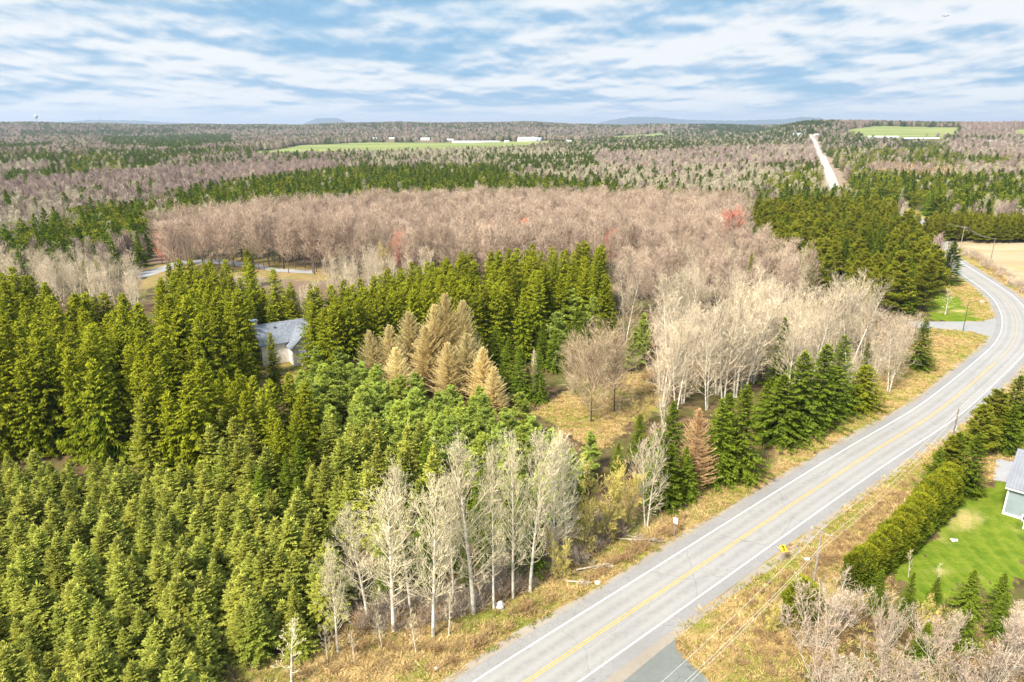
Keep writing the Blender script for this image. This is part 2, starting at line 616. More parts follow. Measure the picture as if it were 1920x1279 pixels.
def pinetree(name, h, rad, mat='pine', whorls=10, per=6, base=0.12, tuft=0.42, dens=1.0, bark='bark', flat=0.5, shape=0.62):
    """pine: separate limbs that carry round tufts of needles, with gaps between the layers"""
    tm, TP = trunk_mesh(name + '_trunk', h * 0.96, 0.014 * h + 0.03, M_[bark], 0.012)
    parts, S0, D0, L0, T0 = [], [], [], [], []
    for i in range(whorls):
        f = base + (0.97 - base) * (i + rng.normal(0, 0.15)) / (whorls - 1)
        f = min(max(f, 0.05), 0.97)
        for j in range(per):
            a = rng.random() * 6.283
            e = R(8 + 45 * f + rng.normal(0, 9))
            prof = (1 - f) ** shape * (0.55 + 0.45 * min(1, (f - base + 0.12) / 0.3)) + 0.1
            S0.append((0, 0, f * h))
            D0.append((math.cos(a) * math.cos(e), math.sin(a) * math.cos(e), math.sin(e)))
            L0.append(rad * prof * (0.65 + 0.5 * rng.random()))
            T0.append(f)
    S0, D0, L0, T0 = map(np.array, (S0, D0, L0, T0))
    n = len(S0)
    k = 4
    s = np.linspace(0, 1, k + 1)
    P = S0[:, None] + D0[:, None] * L0[:, None, None] * s[None, :, None]
    P[:, :, 2] += (L0 * 0.12)[:, None] * s[None] ** 2 * (1 if flat else 0)
    parts.append(lines_to_prisms(P, 0.02 * L0 + 0.02, 0.01, 3))
    m = np.maximum(5, (dens * 9 * L0).astype(int))
    idx = np.repeat(np.arange(n), m)
    fr = 0.25 + 0.75 * rng.random(len(idx)) ** 0.6
    q = fr * k
    i0 = np.minimum(q.astype(int), k - 1)
    w = (q - i0)[:, None]
    c = P[idx, i0] * (1 - w) + P[idx, i0 + 1] * w
    lat = np.stack([-D0[idx, 1], D0[idx, 0], np.zeros(len(idx))], 1)
    c = c + lat * (rng.normal(0, 0.24, len(idx)) * L0[idx])[:, None] + np.stack([np.zeros(len(idx))] * 2 + [rng.normal(0.06, 0.12, len(idx)) * 1.2], 1)
    tn = 11
    ci = np.repeat(np.arange(len(c)), tn)
    d = rng.normal(0, 1, (len(ci), 3))
    d[:, 2] = np.abs(d[:, 2]) * 0.8 - 0.05
    d += D0[idx][ci] * 0.6
    tl = tuft * (0.6 + 0.7 * rng.random(len(ci)))
    parts.append(kites(c[ci], d, tl, 0.085 + 0.05 * rng.random(len(ci)), (0.6 * rng.random(len(c))[ci] + 0.4 * rng.random(len(ci))),
                       np.clip(0.15 + 0.55 * fr[ci] + 0.25 * T0[idx][ci], 0, 1) * (0.5 + 0.5 * rng.random(len(c))[ci]), roll=0.9))
    V, Fc, A = join(parts)
    V[:, 0] += np.interp(V[:, 2], TP[:, 2], TP[:, 0])
    V[:, 1] += np.interp(V[:, 2], TP[:, 2], TP[:, 1])
    return tm, mesh_np(name + '_crown', V, Fc, M_[mat], A)


def bend(start, d, L, k, up=0.25, wob=0.12):
    n = len(start)
    P = np.zeros((n, k + 1, 3))
    P[:, 0] = start
    d = unit(d)
    for i in range(k):
        d = unit(d + np.array((0, 0, 1.0)) * np.broadcast_to(up, (n,))[:, None] / k + rng.normal(0, wob, (n, 3)))
        P[:, i + 1] = P[:, i] + d * (L / k)[:, None]
    return P


def shoots(P, Lp, cnt, ang, ratio, k, up, t0=0.25, wob=0.14, taper=0.55):
    n, k1, _ = P.shape
    idx = np.repeat(np.arange(n), cnt)
    t = t0 + (0.98 - t0) * rng.random(len(idx))
    q = t * (k1 - 1)
    i0 = np.minimum(q.astype(int), k1 - 2)
    w = (q - i0)[:, None]
    b = P[idx, i0] * (1 - w) + P[idx, i0 + 1] * w
    d = unit(P[idx, i0 + 1] - P[idx, i0])
    o = unit(np.cross(d, rng.normal(0, 1, d.shape)))
    a = np.radians(ang + rng.normal(0, 8, len(idx)))[:, None]
    dd = d * np.cos(a) + o * np.sin(a)
    L = Lp[idx] * ratio * (1 - taper * t) * (0.7 + 0.6 * rng.random(len(idx)))
    return bend(b, dd, L, k, up, wob), L


def bare(name, h, mat, bark, rad, base=0.25, n1=34, a_lo=60, a_hi=25, prof='oval', n2=7, n3=5, up=0.5, tw=0.02, r=None, stems=1, spread=8, n4=0, fork=0.0, lean=0.02):
    """leafless tree: trunk, limbs, branches and fine twigs"""
    r = r or 0.010 * h + 0.03
    stemsP = []
    parts_t = []
    for s in range(stems):
        e = R(90 - (rng.normal(spread, spread * 0.4) if stems > 1 else abs(rng.normal(0, 1.5))))
        a = rng.random() * 6.283
        hs = h * (1 if s == 0 else 0.72 + 0.25 * rng.random())
        d0 = np.array([[math.cos(a) * math.cos(e), math.sin(a) * math.cos(e), math.sin(e)]])
        st = np.array([[math.cos(a) * 0.25 * (stems > 1), math.sin(a) * 0.25 * (stems > 1), -0.25]])
        P = bend(st, d0, np.array([hs * 0.97]), 8, 0.15, lean)
        stemsP.append((P, hs))
        parts_t.append(lines_to_prisms(P, r / (1 + 0.25 * (stems - 1)), r * 0.12, 6))
    tv, tf, ta = join(parts_t)
    tm = mesh_np(name + '_trunk', tv, tf, M_[bark], ta, True)
    parts = []
    for P, hs in stemsP:
        n = max(6, n1 // stems)
        f = base + (0.99 - base) * (np.arange(n) + rng.random(n)) / n
        q = f * 8
        i0 = np.minimum(q.astype(int), 7)
        w = (q - i0)[:, None]
        b = P[0, i0] * (1 - w) + P[0, i0 + 1] * w
        az = np.arange(n) * 2.4 + rng.normal(0, 0.4, n)
        g = (f - base) / (1 - base)
        if prof == 'oval':
            pr = np.sqrt(np.clip(1 - (g * 1.05 - 0.32) ** 2 / 0.62, 0.06, 1)) * (1 - 0.35 * g)
        elif prof == 'column':
            pr = (0.75 + 0.35 * np.sin(g * 3.1)) * (1 - 0.72 * g)
        elif prof == 'fan':
            pr = (0.95 - 0.45 * g)
        else:
            pr = (1 - g) ** 0.8
        el = np.radians(90 - (a_lo + (a_hi - a_lo) * g + rng.normal(0, 6, n)))
        d = np.stack([np.cos(az) * np.cos(el), np.sin(az) * np.cos(el), np.sin(el)], 1)
        L1 = rad * pr / np.clip(np.cos(el), 0.42, 1) * (0.72 + 0.5 * rng.random(n)) / math.sqrt(stems)
        P1 = bend(b, d, L1, 5, up, 0.10)
        parts.append(lines_to_prisms(P1, r * 0.16 + 0.006 * L1, tw * 0.55, 3, 0.1))
        P2, L2 = shoots(P1, L1, n2, 38, 0.52, 3, up * 0.7, 0.2)
        parts.append(lines_to_prisms(P2, tw * 0.5 + 0.004 * L2, tw * 0.45, 3, 0.35))
        P3, L3 = shoots(P2, L2, n3, 35, 0.60, 2, up * 0.5, 0.15)
        for i in range(2):
            dd = P3[:, i + 1] - P3[:, i]
            parts.append(kites(P3[:, i] - dd * 0.1, dd, np.linalg.norm(dd, axis=1) * 1.25, tw * 1.5, rng.random(len(dd)), 0.6 + 0.4 * rng.random(len(dd)), roll=0.9))
        if n4:
            P4, L4 = shoots(P3, L3, n4, 35, 0.62, 1, up * 0.4, 0.1)
            dd = P4[:, 1] - P4[:, 0]
            parts.append(kites(P4[:, 0], dd, np.linalg.norm(dd, axis=1) * 1.1, tw * 1.4, rng.random(len(dd)), 0.8 + 0.2 * rng.random(len(dd)), roll=0.9))
    V, Fc, A = join(parts)
    V[:, 2] = np.maximum(V[:, 2], 0.05)
    return tm, mesh_np(name + '_crown', V, Fc, M_[mat], A)


def hedge_tree(name, h, rad):
    tm, TP = trunk_mesh(name + '_trunk', h * 0.9, 0.07, M_['bark'], 0.004)
    n = 5200
    f = rng.random(n) ** 0.8
    a = rng.random(n) * 6.283
    bump = 1 + 0.16 * np.sin(a * 3 + f * 9) + 0.12 * np.sin(a * 5 - f * 17)
    prof = np.where(f < 0.72, 0.92 + 0.08 * np.sin(f * 4), np.sqrt(np.clip(1 - ((f - 0.72) / 0.285) ** 2, 0, 1)))
    rr = rad * prof * bump * (1 - 0.38 * rng.random(n) ** 2.2)
    b = np.stack([rr * np.cos(a), rr * np.sin(a), 0.1 + f * (h - 0.2)], 1)
    d = np.stack([np.cos(a) * 0.5, np.sin(a) * 0.5, 0.75 * np.ones(n)], 1) + rng.normal(0, 0.35, (n, 3))
    clump = 0.5 + 0.5 * np.sin(a * 6 + f * 23) * np.sin(f * 31 + a * 2)
    V, Fc, A = kites(b, d, 0.30 + 0.2 * rng.random(n), 0.13, 0.5 * clump + 0.5 * rng.random(n), np.clip((f - 0.5) * 1.0 + 0.6 * clump - 0.15, 0, 1) * rng.random(n), roll=0.8)
    return tm, mesh_np(name + '_crown', V, Fc, M_['cedar'], A)


def far_conifer(name, h, rad, mat):
    n = 520
    f = rng.random(n) ** 1.25
    a = rng.random(n) * 6.283
    rr = rad * (1 - f) ** 0.8 * (0.35 + 0.65 * rng.random(n) ** 0.5) * (1 + 0.25 * np.sin(a * 3 + f * 14))
    b = np.stack([rr * 0.35 * np.cos(a), rr * 0.35 * np.sin(a), 0.3 + f * (h - 0.6)], 1)
    d = np.stack([np.cos(a), np.sin(a), -0.25 + 0.9 * f], 1) + rng.normal(0, 0.15, (n, 3))
    p1 = kites(b, d, rr * 0.9 + 0.35, 0.34 + 0.16 * rng.random(n), rng.random(n), np.clip(0.2 + 0.6 * f, 0, 1) * rng.random(n), roll=0.5)
    p2 = prisms(np.array([[0, 0, -0.3]]), np.array([[0, 0, h]]), 0.16, 0.03, 4)
    V, Fc, A = join([p1, p2])
    return mesh_np(name, V, Fc, M_[mat], A)


def far_pine(name, h, rad, mat):
    parts = [prisms(np.array([[0, 0, -0.3]]), np.array([[0, 0, h * 0.9]]), 0.2, 0.05, 4)]
    nc = 34
    f = 0.2 + 0.78 * rng.random(nc)
    a = rng.random(nc) * 6.283
    rr = rad * np.sqrt(np.clip(1 - ((f - 0.42) / 0.62) ** 2, 0.02, 1)) * (0.3 + 0.7 * rng.random(nc))
    c = np.stack([rr * np.cos(a), rr * np.sin(a), f * h], 1)
    ci = np.repeat(np.arange(nc), 16)
    d = rng.normal(0, 1, (len(ci), 3))
    d[:, 2] = d[:, 2] * 0.5 + 0.25
    parts.append(kites(c[ci], d, 0.5 + 0.7 * rng.random(len(ci)), 0.28, 0.6 * rng.random(nc)[ci] + 0.4 * rng.random(len(ci)), 0.7 * rng.random(nc)[ci], roll=0.9))
    V, Fc, A = join(parts)
    return mesh_np(name, V, Fc, M_[mat], A)


def far_bare(name, h, rad, mat, bark='pale_bark', n=420, tall=0.6, tw=0.10, base=0.3):
    """leafless tree for the distance: fewer, broader twig bundles and a visible stem"""
    f = rng.random(n)
    a = rng.random(n) * 6.283
    b = np.stack([0.25 * rng.normal(0, 1, n), 0.25 * rng.normal(0, 1, n), h * (base * 0.8 + (0.9 - base * 0.8) * f ** 1.1)], 1)
    g = (b[:, 2] / h)
    ln = rad * (0.55 + 0.6 * rng.random(n)) * np.sqrt(np.clip(1 - ((g - 0.42) / 0.6) ** 2, 0.08, 1))
    el = np.radians(25 + 50 * g + rng.normal(0, 9, n))
    d = np.stack([np.cos(a) * np.cos(el), np.sin(a) * np.cos(el), np.sin(el)], 1)
    k = n // 3
    p = [prisms(b[:k], b[:k] + d[:k] * ln[:k, None] * 0.8, 0.06, 0.02, 3, 0.2)]
    st = b[k:] + d[k:] * (ln[k:] * (0.25 + 0.5 * rng.random(n - k)))[:, None]
    dd = d[k:] + rng.normal(0, 0.4, (n - k, 3)) + np.array((0, 0, 0.45))
    p.append(kites(st, dd, ln[k:] * 0.55 + 0.4, tw * (0.8 + 0.5 * rng.random(n - k)), rng.random(n - k), rng.random(n - k), roll=0.9))
    cp = join(p)
    tr = prisms(np.array([[0, 0, -0.3]]), np.array([[0, 0, h * 0.8]]), 0.16, 0.05, 5)
    return mesh_np(name + '_trunk', tr[0], tr[1], M_[bark], tr[2]), mesh_np(name + '_crown', cp[0], cp[1], M_[mat], cp[2])


# ------------------------------------------------------------------ kinds of tree (each: list of (height, trunk mesh, crown mesh))
KIND = {}


def kind(key, maker, n, hs):
    KIND[key] = []
    for i in range(n):
        h = hs * (0.86 + 0.28 * rng.random())
        t, c = maker('%s_%d' % (key, i), h)
        KIND[key].append((h, t, c))


kind('young', lambda n, h: conifer(n, h, h * 0.30, 0.03, 24, 8, 2, 0.22, 0.50, 0.10, 0.12, 'young', 0.80, 0.16, 15, leader=1.25, upturn=0.12), 7, 7.5)
kind('spruce', lambda n, h: conifer(n, h, h * (0.17 + 0.07 * rng.random()), 0.08, 40, 7, -8, 0.42, 0.85, 0.85, 0.17, 'spruce', 0.60, 0.24, 15, leader=0.7, upturn=0.20), 6, 19)
kind('darkspruce', lambda n, h: conifer(n, h, h * 0.27, 0.03, 34, 8, -4, 0.30, 0.62, 0.40, 0.14, 'spruce_dark', 0.78, 0.2, 15, leader=0.7, upturn=0.12), 5, 13)
kind('bigspruce', lambda n, h: conifer(n, h, h * 0.27, 0.04, 30, 9, 3, 0.22, 0.60, 0.15, 0.13, 'young', 0.80, 0.10, 20, leader=1.0, upturn=0.10), 1, 14.5)
kind('pine', lambda n, h: pinetree(n, h, h * 0.30, 'pine', 11, 6, 0.10, 0.42, 1.25), 5, 11)
kind('scots', lambda n, h: pinetree(n, h, h * 0.27, 'scots', 12, 6, 0.14, 0.46, 1.15, 'dark_bark'), 5, 15)
kind('larch', lambda n, h: conifer(n, h, h * 0.32, 0.05, 50, 10, 22, 0.03, 0.50, -0.10, 0.032, 'larch', 0.62, 0.2, 36, leader=0.6, upturn=0.15), 4, 13)
kind('rustlarch', lambda n, h: conifer(n, h, h * 0.30, 0.05, 46, 9, 18, 0.05, 0.5, -0.05, 0.04, 'rust', 0.62, 0.2, 30, leader=0.6, upturn=0.15), 1, 12.5)
kind('poplar', lambda n, h: bare(n, h, 'poplar', 'pale_bark', h * 0.20, 0.20, 56, 58, 20, 'column', 8, 5, 0.75, 0.021), 6, 19)
kind('ash', lambda n, h: bare(n, h, 'ash', 'pale_bark', h * 0.34, 0.18, 46, 64, 14, 'oval', 8, 5, 0.6, 0.021, stems=2, spread=10), 6, 16)
kind('maple', lambda n, h: bare(n, h, 'maple', 'bark', h * 0.30, 0.30, 34, 62, 15, 'oval', 8, 6, 0.65, 0.042), 5, 17)
kind('redmaple', lambda n, h: bare(n, h, 'red', 'bark', h * 0.34, 0.25, 36, 62, 15, 'oval', 9, 8, 0.6, 0.065), 2, 15)
kind('willow', lambda n, h: bare(n, h, 'willow', 'bark', h * 0.36, 0.06, 56, 58, 14, 'fan', 9, 6, 0.55, 0.036, stems=4, spread=16), 3, 9)
kind('shrub', lambda n, h: bare(n, h, 'shrub', 'pale_bark', h * 0.66, 0.06, 110, 54, 12, 'fan', 7, 4, 0.42, 0.023, stems=11, spread=26), 4, 8)
kind('rosetree', lambda n, h: bare(n, h, 'tanbark', 'dark_bark', h * 0.50, 0.16, 56, 66, 12, 'oval', 9, 7, 0.5, 0.024), 2, 11)
kind('cedar', lambda n, h: hedge_tree(n, h, h * 0.22), 4, 6)
kind('sapling', lambda n, h: bare(n, h, 'poplar', 'pale_bark', h * 0.16, 0.25, 18, 55, 25, 'column', 5, 3, 0.6, 0.026, lean=0.05), 3, 6)
FARK = {}
FARK['farspruce'] = [(11, None, far_conifer('far_spruce_%d' % i, 12.5, 3.7 + 0.4 * i, 'spruce_dark')) for i in range(3)]
FARK['farpine'] = [(12, None, far_pine('far_pine_%d' % i, 12, 4.0, 'scots')) for i in range(3)]
FARK['farmauve'] = [(13, *far_bare('far_maple_%d' % i, 12 + i, 3.6 + 0.4 * i, 'mauve', 'bark')) for i in range(3)]
FARK['farcream'] = [(13, *far_bare('far_poplar_%d' % i, 13, 3.4, 'cream', 'pale_bark', base=0.2)) for i in range(3)]
FARK['farlarch'] = [(12, None, far_conifer('far_larch_%d' % i, 12, 3.0, 'tan')) for i in range(2)]


def tuft(name, mat, n, h, spread, w, lean=0.5):
    a = rng.random(n) * 6.283
    r_ = spread * rng.random(n) ** 0.6
    b = np.stack([r_ * np.cos(a), r_ * np.sin(a), np.zeros(n)], 1)
    d = np.stack([np.cos(a) * lean, np.sin(a) * lean, np.ones(n)], 1) + rng.normal(0, 0.35, (n, 3))
    V, Fc, A = kites(b, d, h * (0.6 + 0.7 * rng.random(n)), w, rng.random(n), rng.random(n), roll=0.9)
    return mesh_np(name, V, Fc, M_[mat], A)


def brushy(name, mat, h, n):
    a = rng.random(n) * 6.283
    st = np.stack([0.25 * rng.normal(0, 1, n), 0.25 * rng.normal(0, 1, n), np.zeros(n)], 1)
    d = np.stack([np.cos(a) * 0.55, np.sin(a) * 0.55, np.ones(n)], 1) + rng.normal(0, 0.2, (n, 3))
    P = bend(st, d, h * (0.5 + 0.6 * rng.random(n)), 3, 0.1, 0.2)
    parts = [lines_to_prisms(P, 0.018, 0.008, 3)]
    P2, L2 = shoots(P, np.full(n, h), 5, 35, 0.4, 1, 0.2)
    dd = P2[:, 1] - P2[:, 0]
    parts.append(kites(P2[:, 0], dd, np.linalg.norm(dd, axis=1), 0.035, rng.random(len(dd)), rng.random(len(dd)), roll=0.9))
    V, Fc, A = join(parts)
    return mesh_np(name, V, Fc, M_[mat], A)


FARK['drygrass'] = [(1, None, tuft('dry_grass_%d' % i, 'grass_dry', 26, 0.42, 0.35, 0.05)) for i in range(3)]
FARK['greengrass'] = [(1, None, tuft('green_grass_%d' % i, 'grass_green', 26, 0.30, 0.35, 0.06)) for i in range(3)]
FARK['flatgrass'] = [(1, None, tuft('flat_grass_%d' % i, 'grass_dry', 22, 0.65, 0.4, 0.05, 2.2)) for i in range(2)]
FARK['brush'] = [(1, None, brushy('brush_%d' % i, 'brush', 1.5, 26)) for i in range(4)]
FARK['palebrush'] = [(1, None, brushy('pale_brush_%d' % i, 'shrub', 2.4, 26)) for i in range(3)]
ALLK = {**KIND, **FARK}

# ------------------------------------------------------------------ roads in plan
MAIN_PX = [(700, 1475), (985, 1279), (1132, 1181), (1280, 1083), (1524, 920), (1649, 839), (1752, 776), (1828, 714), (1872, 674), (1899, 645), (1908, 615), (1903, 588), (1887, 563), (1868, 546), (1837, 525), (1811, 508), (1778, 486), (1760, 470)]
MAIN = GP(MAIN_PX)
MAIN += [(216.0, 345.0), (236.0, 392.0), (256.0, 450.0), (270.0, 520.0)]


def spline(pts, step=3.0):
    pts = [np.array(p, float) for p in pts]
    pts = [2 * pts[0] - pts[1]] + pts + [2 * pts[-1] - pts[-2]]
    out = []
    for i in range(1, len(pts) - 2):
        p0, p1, p2, p3 = pts[i - 1:i + 3]
        n = max(2, int(np.linalg.norm(p2 - p1) / step))
        for t in np.arange(n) / n:
            out.append(0.5 * ((2 * p1) + (p2 - p0) * t + (2 * p0 - 5 * p1 + 4 * p2 - p3) * t * t + (3 * p1 - p0 - 3 * p2 + p3) * t ** 3))
    out.append(pts[-2])
    return np.array(out)


main_c = spline(MAIN)
for _ in range(6):                                     # smooth the traced line
    main_c[1:-1] = 0.25 * main_c[:-2] + 0.5 * main_c[1:-1] + 0.25 * main_c[2:]
far_c = spline([(270.0, 520.0), G(1570, 372), G(1565, 358), G(1553, 320), G(1543, 295), G(1530, 270), G(1522, 258), G(1517, 252)], 25)


def normals(c):
    t = np.gradient(c, axis=0)
    t /= np.linalg.norm(t, axis=1)[:, None]
    return np.stack([-t[:, 1], t[:, 0]], 1)           # to the left of travel


main_n = normals(main_c)


def ribbon(name, c, n, o0, o1, z, mat, follow=False, wob=0.0, seg=1):
    """strip beside a centreline between two offsets (left positive)"""
    m = len(c)
    cols = []
    for k in range(seg + 1):
        o = o0 + (o1 - o0) * k / seg
        oo = np.full(m, o)
        if wob and k in (0, seg):
            oo = oo + (np.interp(np.arange(m), np.arange(0, m + 3, 3), rng.normal(0, wob, len(np.arange(0, m + 3, 3)))))
        p = c + n * oo[:, None]
        zz = (terrain(p[:, 0], p[:, 1]) if follow else np.zeros(m)) + z
        cols.append(np.column_stack([p, zz]))
    V = np.stack(cols, 1).reshape(-1, 3)
    w = seg + 1
    i = np.arange(m - 1)
    Fc = np.concatenate([np.stack([i * w + k, (i + 1) * w + k, (i + 1) * w + k + 1, i * w + k + 1], 1) for k in range(seg)])
    off_ = np.tile(o0 + (o1 - o0) * np.arange(w) / seg, m)
    me = mesh_np(name, V, Fc[:, ::-1], mat, np.stack([off_, np.repeat(np.arange(m) * 3.0, w), off_ * 0], 1))
    return put(name, me)


ROAD_W = 5.1

# ------------------------------------------------------------------ ground polygons (traced in the photo, laid on the ground)
P_FIELD = GP([(1758, 438), (1925, 441), (2100, 445), (2150, 640), (1960, 560), (1925, 552), (1880, 520), (1820, 478), (1775, 458)])
P_LAWN = GP([(1890, 905), (1960, 925), (1990, 1010), (1935, 1075), (1870, 1100), (1800, 1110), (1720, 1130), (1680, 1100), (1660, 1060), (1720, 1010), (1760, 960), (1800, 925), (1850, 900)])
P_LAWN_N = GP([(1760, 548), (1800, 560), (1838, 604), (1758, 604), (1735, 590), (1738, 560)])
P_CLEAR = GP([(1000, 770), (1050, 740), (1100, 720), (1180, 700), (1230, 725), (1240, 750), (1210, 775), (1170, 800), (1150, 835), (1120, 845), (1090, 830), (1040, 800)])
P_CLEAR2 = GP([(420, 1279), (440, 1240), (520, 1235), (640, 1230), (760, 1200), (800, 1279), (700, 1400), (400, 1400)])
P_PARK = GP([(235, 520), (250, 505), (340, 485), (480, 483), (600, 500), (640, 520), (590, 530), (480, 520), (330, 520), (270, 560), (245, 560)])
P_FARM = GP([(480, 284), (560, 273), (700, 267), (900, 266), (1060, 266), (1150, 256), (1240, 249), (1262, 256), (1180, 264), (1100, 270), (980, 284), (860, 290), (700, 294), (560, 300), (470, 302)])
P_HILLF = GP([(1575, 250), (1600, 242), (1650, 236.5), (1720, 235.5), (1802, 235.5), (1792, 255), (1780, 259), (1700, 259), (1610, 257)])
P_HILLF = [(x * min(1, 3000 / math.hypot(x, y)), y * min(1, 3000 / math.hypot(x, y))) for x, y in P_HILLF]
P_HILLF2 = GP([(1900, 245), (1925, 242), (2000, 242), (2000, 262), (1920, 262), (1902, 256)])
P_PALE1 = GP([(1600, 284), (1840, 290), (1850, 294), (1600, 289)])
P_DRIVE_LOT = GP([(1868, 860), (1920, 868), (1990, 880), (1960, 915), (1890, 905), (1862, 900)])
_hx, _hy = G(525, 604, 9.0)
P_HOUSE = [(_hx + 11 * math.cos(t), _hy + 3 + 11 * math.sin(t)) for t in np.linspace(0, 6.28, 12, endpoint=False)]
P_APRON = [G(1180, 1215), G(1262, 1172), G(1292, 1158), G(1268, 1195), G(1266, 1215), G(1290, 1240), G(1345, 1290), G(1420, 1360), G(1250, 1500), G(1000, 1420), G(1050, 1318)]
P_SIDE_ROAD = [G(1700, 603), G(1842, 603), G(1866, 595), G(1880, 640), G(1862, 634), G(1820, 622), G(1760, 616), G(1700, 614)]

# ------------------------------------------------------------------ ground sheet


def build_ground():
    rr = np.concatenate([[0.0, 8, 16, 24], np.geomspace(30, 400, 330), np.geomspace(405, 45000, 300)])
    aa = np.radians(np.concatenate([np.linspace(-180, -50, 40, endpoint=False), np.linspace(-50, 50, 500), np.linspace(52, 180, 40)]))
    A2, R2 = np.meshgrid(aa, rr)
    X = R2 * np.sin(A2)
    Y = R2 * np.cos(A2)
    Z = terrain(X, Y)
    n, m = X.shape
    V = np.stack([X, Y, Z], 2).reshape(-1, 3)
    i = np.arange(n - 1)[:, None] * m + np.arange(m - 1)[None]
    Fc = np.stack([i, i + 1, i + m + 1, i + m], 2).reshape(-1, 4)
    x, y = V[:, 0], V[:, 1]
    dm = polydist([tuple(p) for p in main_c[::4]], x, y)
    jx = x + 1.6 * np.sin(y * 0.9 + x * 0.3) + rng.normal(0, 0.5, len(x))
    jy = y + 1.6 * np.sin(x * 0.7 - y * 0.4) + rng.normal(0, 0.5, len(x))
    # attribute: x = open dry grass, y = mown green, z = gravel or pale soil
    dry = np.clip(1.25 - (dm - 12) / 6, 0, 1)
    dry[inside(P_CLEAR, jx, jy) | inside(P_CLEAR2, jx, jy)] = 1
    dry[inside(P_FIELD, jx, jy)] = 1
    green = np.zeros(len(x))
    dry[inside(P_PARK, jx, jy)] = 0.55
    dry[(np.hypot(x - _hx, y - _hy) < 26) & (rng.random(len(x)) < 0.8)] = 0.6
    for P in (P_LAWN, P_LAWN_N, P_FARM, P_HILLF, P_HILLF2):
        green[inside(P, jx if P in (P_LAWN, P_LAWN_N) else x, jy if P in (P_LAWN, P_LAWN_N) else y)] = 1
    pale = np.zeros(len(x))
    pale[inside(P_FIELD, jx, jy) | inside(P_PALE1, x, y)] = 1
    me = mesh_np('ground', V, Fc[:, ::-1], None, np.stack([dry, green, pale], 1), True)
    m, (N, L, M, MIX, SS) = new_mat('ground_cover')
    at = N('ShaderNodeAttribute')
    at.attribute_name = 'var'
    sp = N('ShaderNodeSeparateXYZ')
    L(at.outputs['Vector'], sp.inputs[0])
    tc = N('ShaderNodeTexCoord')

    def nz(scale, det=5, sx=1, sy=1):
        mp = N('ShaderNodeMapping')
        mp.inputs['Scale'].default_value = (sx, sy, 1)
        L(tc.outputs['Object'], mp.inputs[0])
        n = N('ShaderNodeTexNoise')
        n.inputs['Scale'].default_value = scale
        n.inputs['Detail'].default_value = det
        L(mp.outputs[0], n.inputs['Vector'])
        return n.outputs[0]
    a, b, c, f = nz(0.08), nz(0.5, 8), nz(0.02, 6), nz(3.0, 8)
    floor_ = MIX(SS(b, 0.35, 0.65), (0.06, 0.042, 0.024), (0.17, 0.115, 0.06))
    floor_ = MIX(SS(a, 0.45, 0.65), floor_, (0.10, 0.10, 0.03))
    dry = MIX(SS(b, 0.3, 0.7), (0.22, 0.13, 0.05), (0.42, 0.31, 0.14))
    dry = MIX(SS(f, 0.35, 0.62), dry, (0.33, 0.24, 0.09))
    dry = MIX(M('MULTIPLY', SS(nz(0.14, 6), 0.44, 0.60), 0.85), dry, (0.18, 0.20, 0.035))
    dry = MIX(M('MULTIPLY', SS(nz(0.3, 7), 0.56, 0.68), 0.7), dry, (0.15, 0.09, 0.045))
    pale = MIX(SS(nz(0.05, 6, 0.35, 1.4), 0.35, 0.65), (0.33, 0.26, 0.15), (0.42, 0.34, 0.22))
    pale = MIX(SS(a, 0.5, 0.7), pale, (0.32, 0.29, 0.13))
    green = MIX(SS(b, 0.3, 0.7), (0.085, 0.145, 0.012), (0.16, 0.21, 0.022))
    green = MIX(M('MULTIPLY', SS(nz(0.11, 7), 0.55, 0.70), 0.8), green, (0.45, 0.36, 0.15))
    farm = MIX(SS(nz(0.004, 4, 0.4, 2), 0.35, 0.65), (0.17, 0.21, 0.07), (0.25, 0.27, 0.10))
    gp = N('ShaderNodeNewGeometry')
    ps = N('ShaderNodeSeparateXYZ')
    L(gp.outputs['Position'], ps.inputs[0])
    dist = N('ShaderNodeVectorMath')
    dist.operation = 'DISTANCE'
    L(gp.outputs['Position'], dist.inputs[0])
    dist.inputs[1].default_value = (P_LAWN[0][0] + 6, P_LAWN[0][1] - 22, 0)
    ring = M('SINE', M('MULTIPLY', M('ADD', dist.outputs['Value'], M('MULTIPLY', b, 1.5)), 2.6))       # mower passes
    green = MIX(M('MULTIPLY', SS(ring, 0.2, 0.9), 0.35), green, (0.20, 0.23, 0.03))
    green = MIX(M('MULTIPLY', SS(f, 0.5, 0.7), 0.4), green, (0.10, 0.11, 0.02))
    green = MIX(SS(ps.outputs[1], 900, 1200), green, farm)
    floor_ = MIX(SS(ps.outputs[1], 200, 260), floor_, MIX(SS(c, 0.4, 0.6), (0.20, 0.14, 0.10), (0.14, 0.13, 0.07)))
    floor_ = MIX(SS(ps.outputs[1], 9000, 12000), floor_, (0.05, 0.085, 0.10))  # far forest ground, blued in its colour to imitate distance haze
    edge = M('MULTIPLY', M('SUBTRACT', f, 0.5), 0.6)
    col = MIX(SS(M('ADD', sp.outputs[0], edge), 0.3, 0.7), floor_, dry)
    col = MIX(SS(sp.outputs[2], 0.3, 0.7), col, pale)
    col = MIX(SS(M('ADD', sp.outputs[1], edge), 0.35, 0.65), col, green)
    bs = N('ShaderNodeBsdfDiffuse')
    L(col, bs.inputs[0])
    bp = N('ShaderNodeBump')
    bp.inputs['Strength'].default_value = 0.6
    bp.inputs['Distance'].default_value = 0.25
    L(f, bp.inputs['Height'])
    L(bp.outputs[0], bs.inputs['Normal'])
    o = N('ShaderNodeOutputMaterial')
    L(bs.outputs[0], o.inputs[0])
    me.materials.append(m)
    return tag(put('ground', me), kind='structure')


build_ground()

# ------------------------------------------------------------------ road surfaces


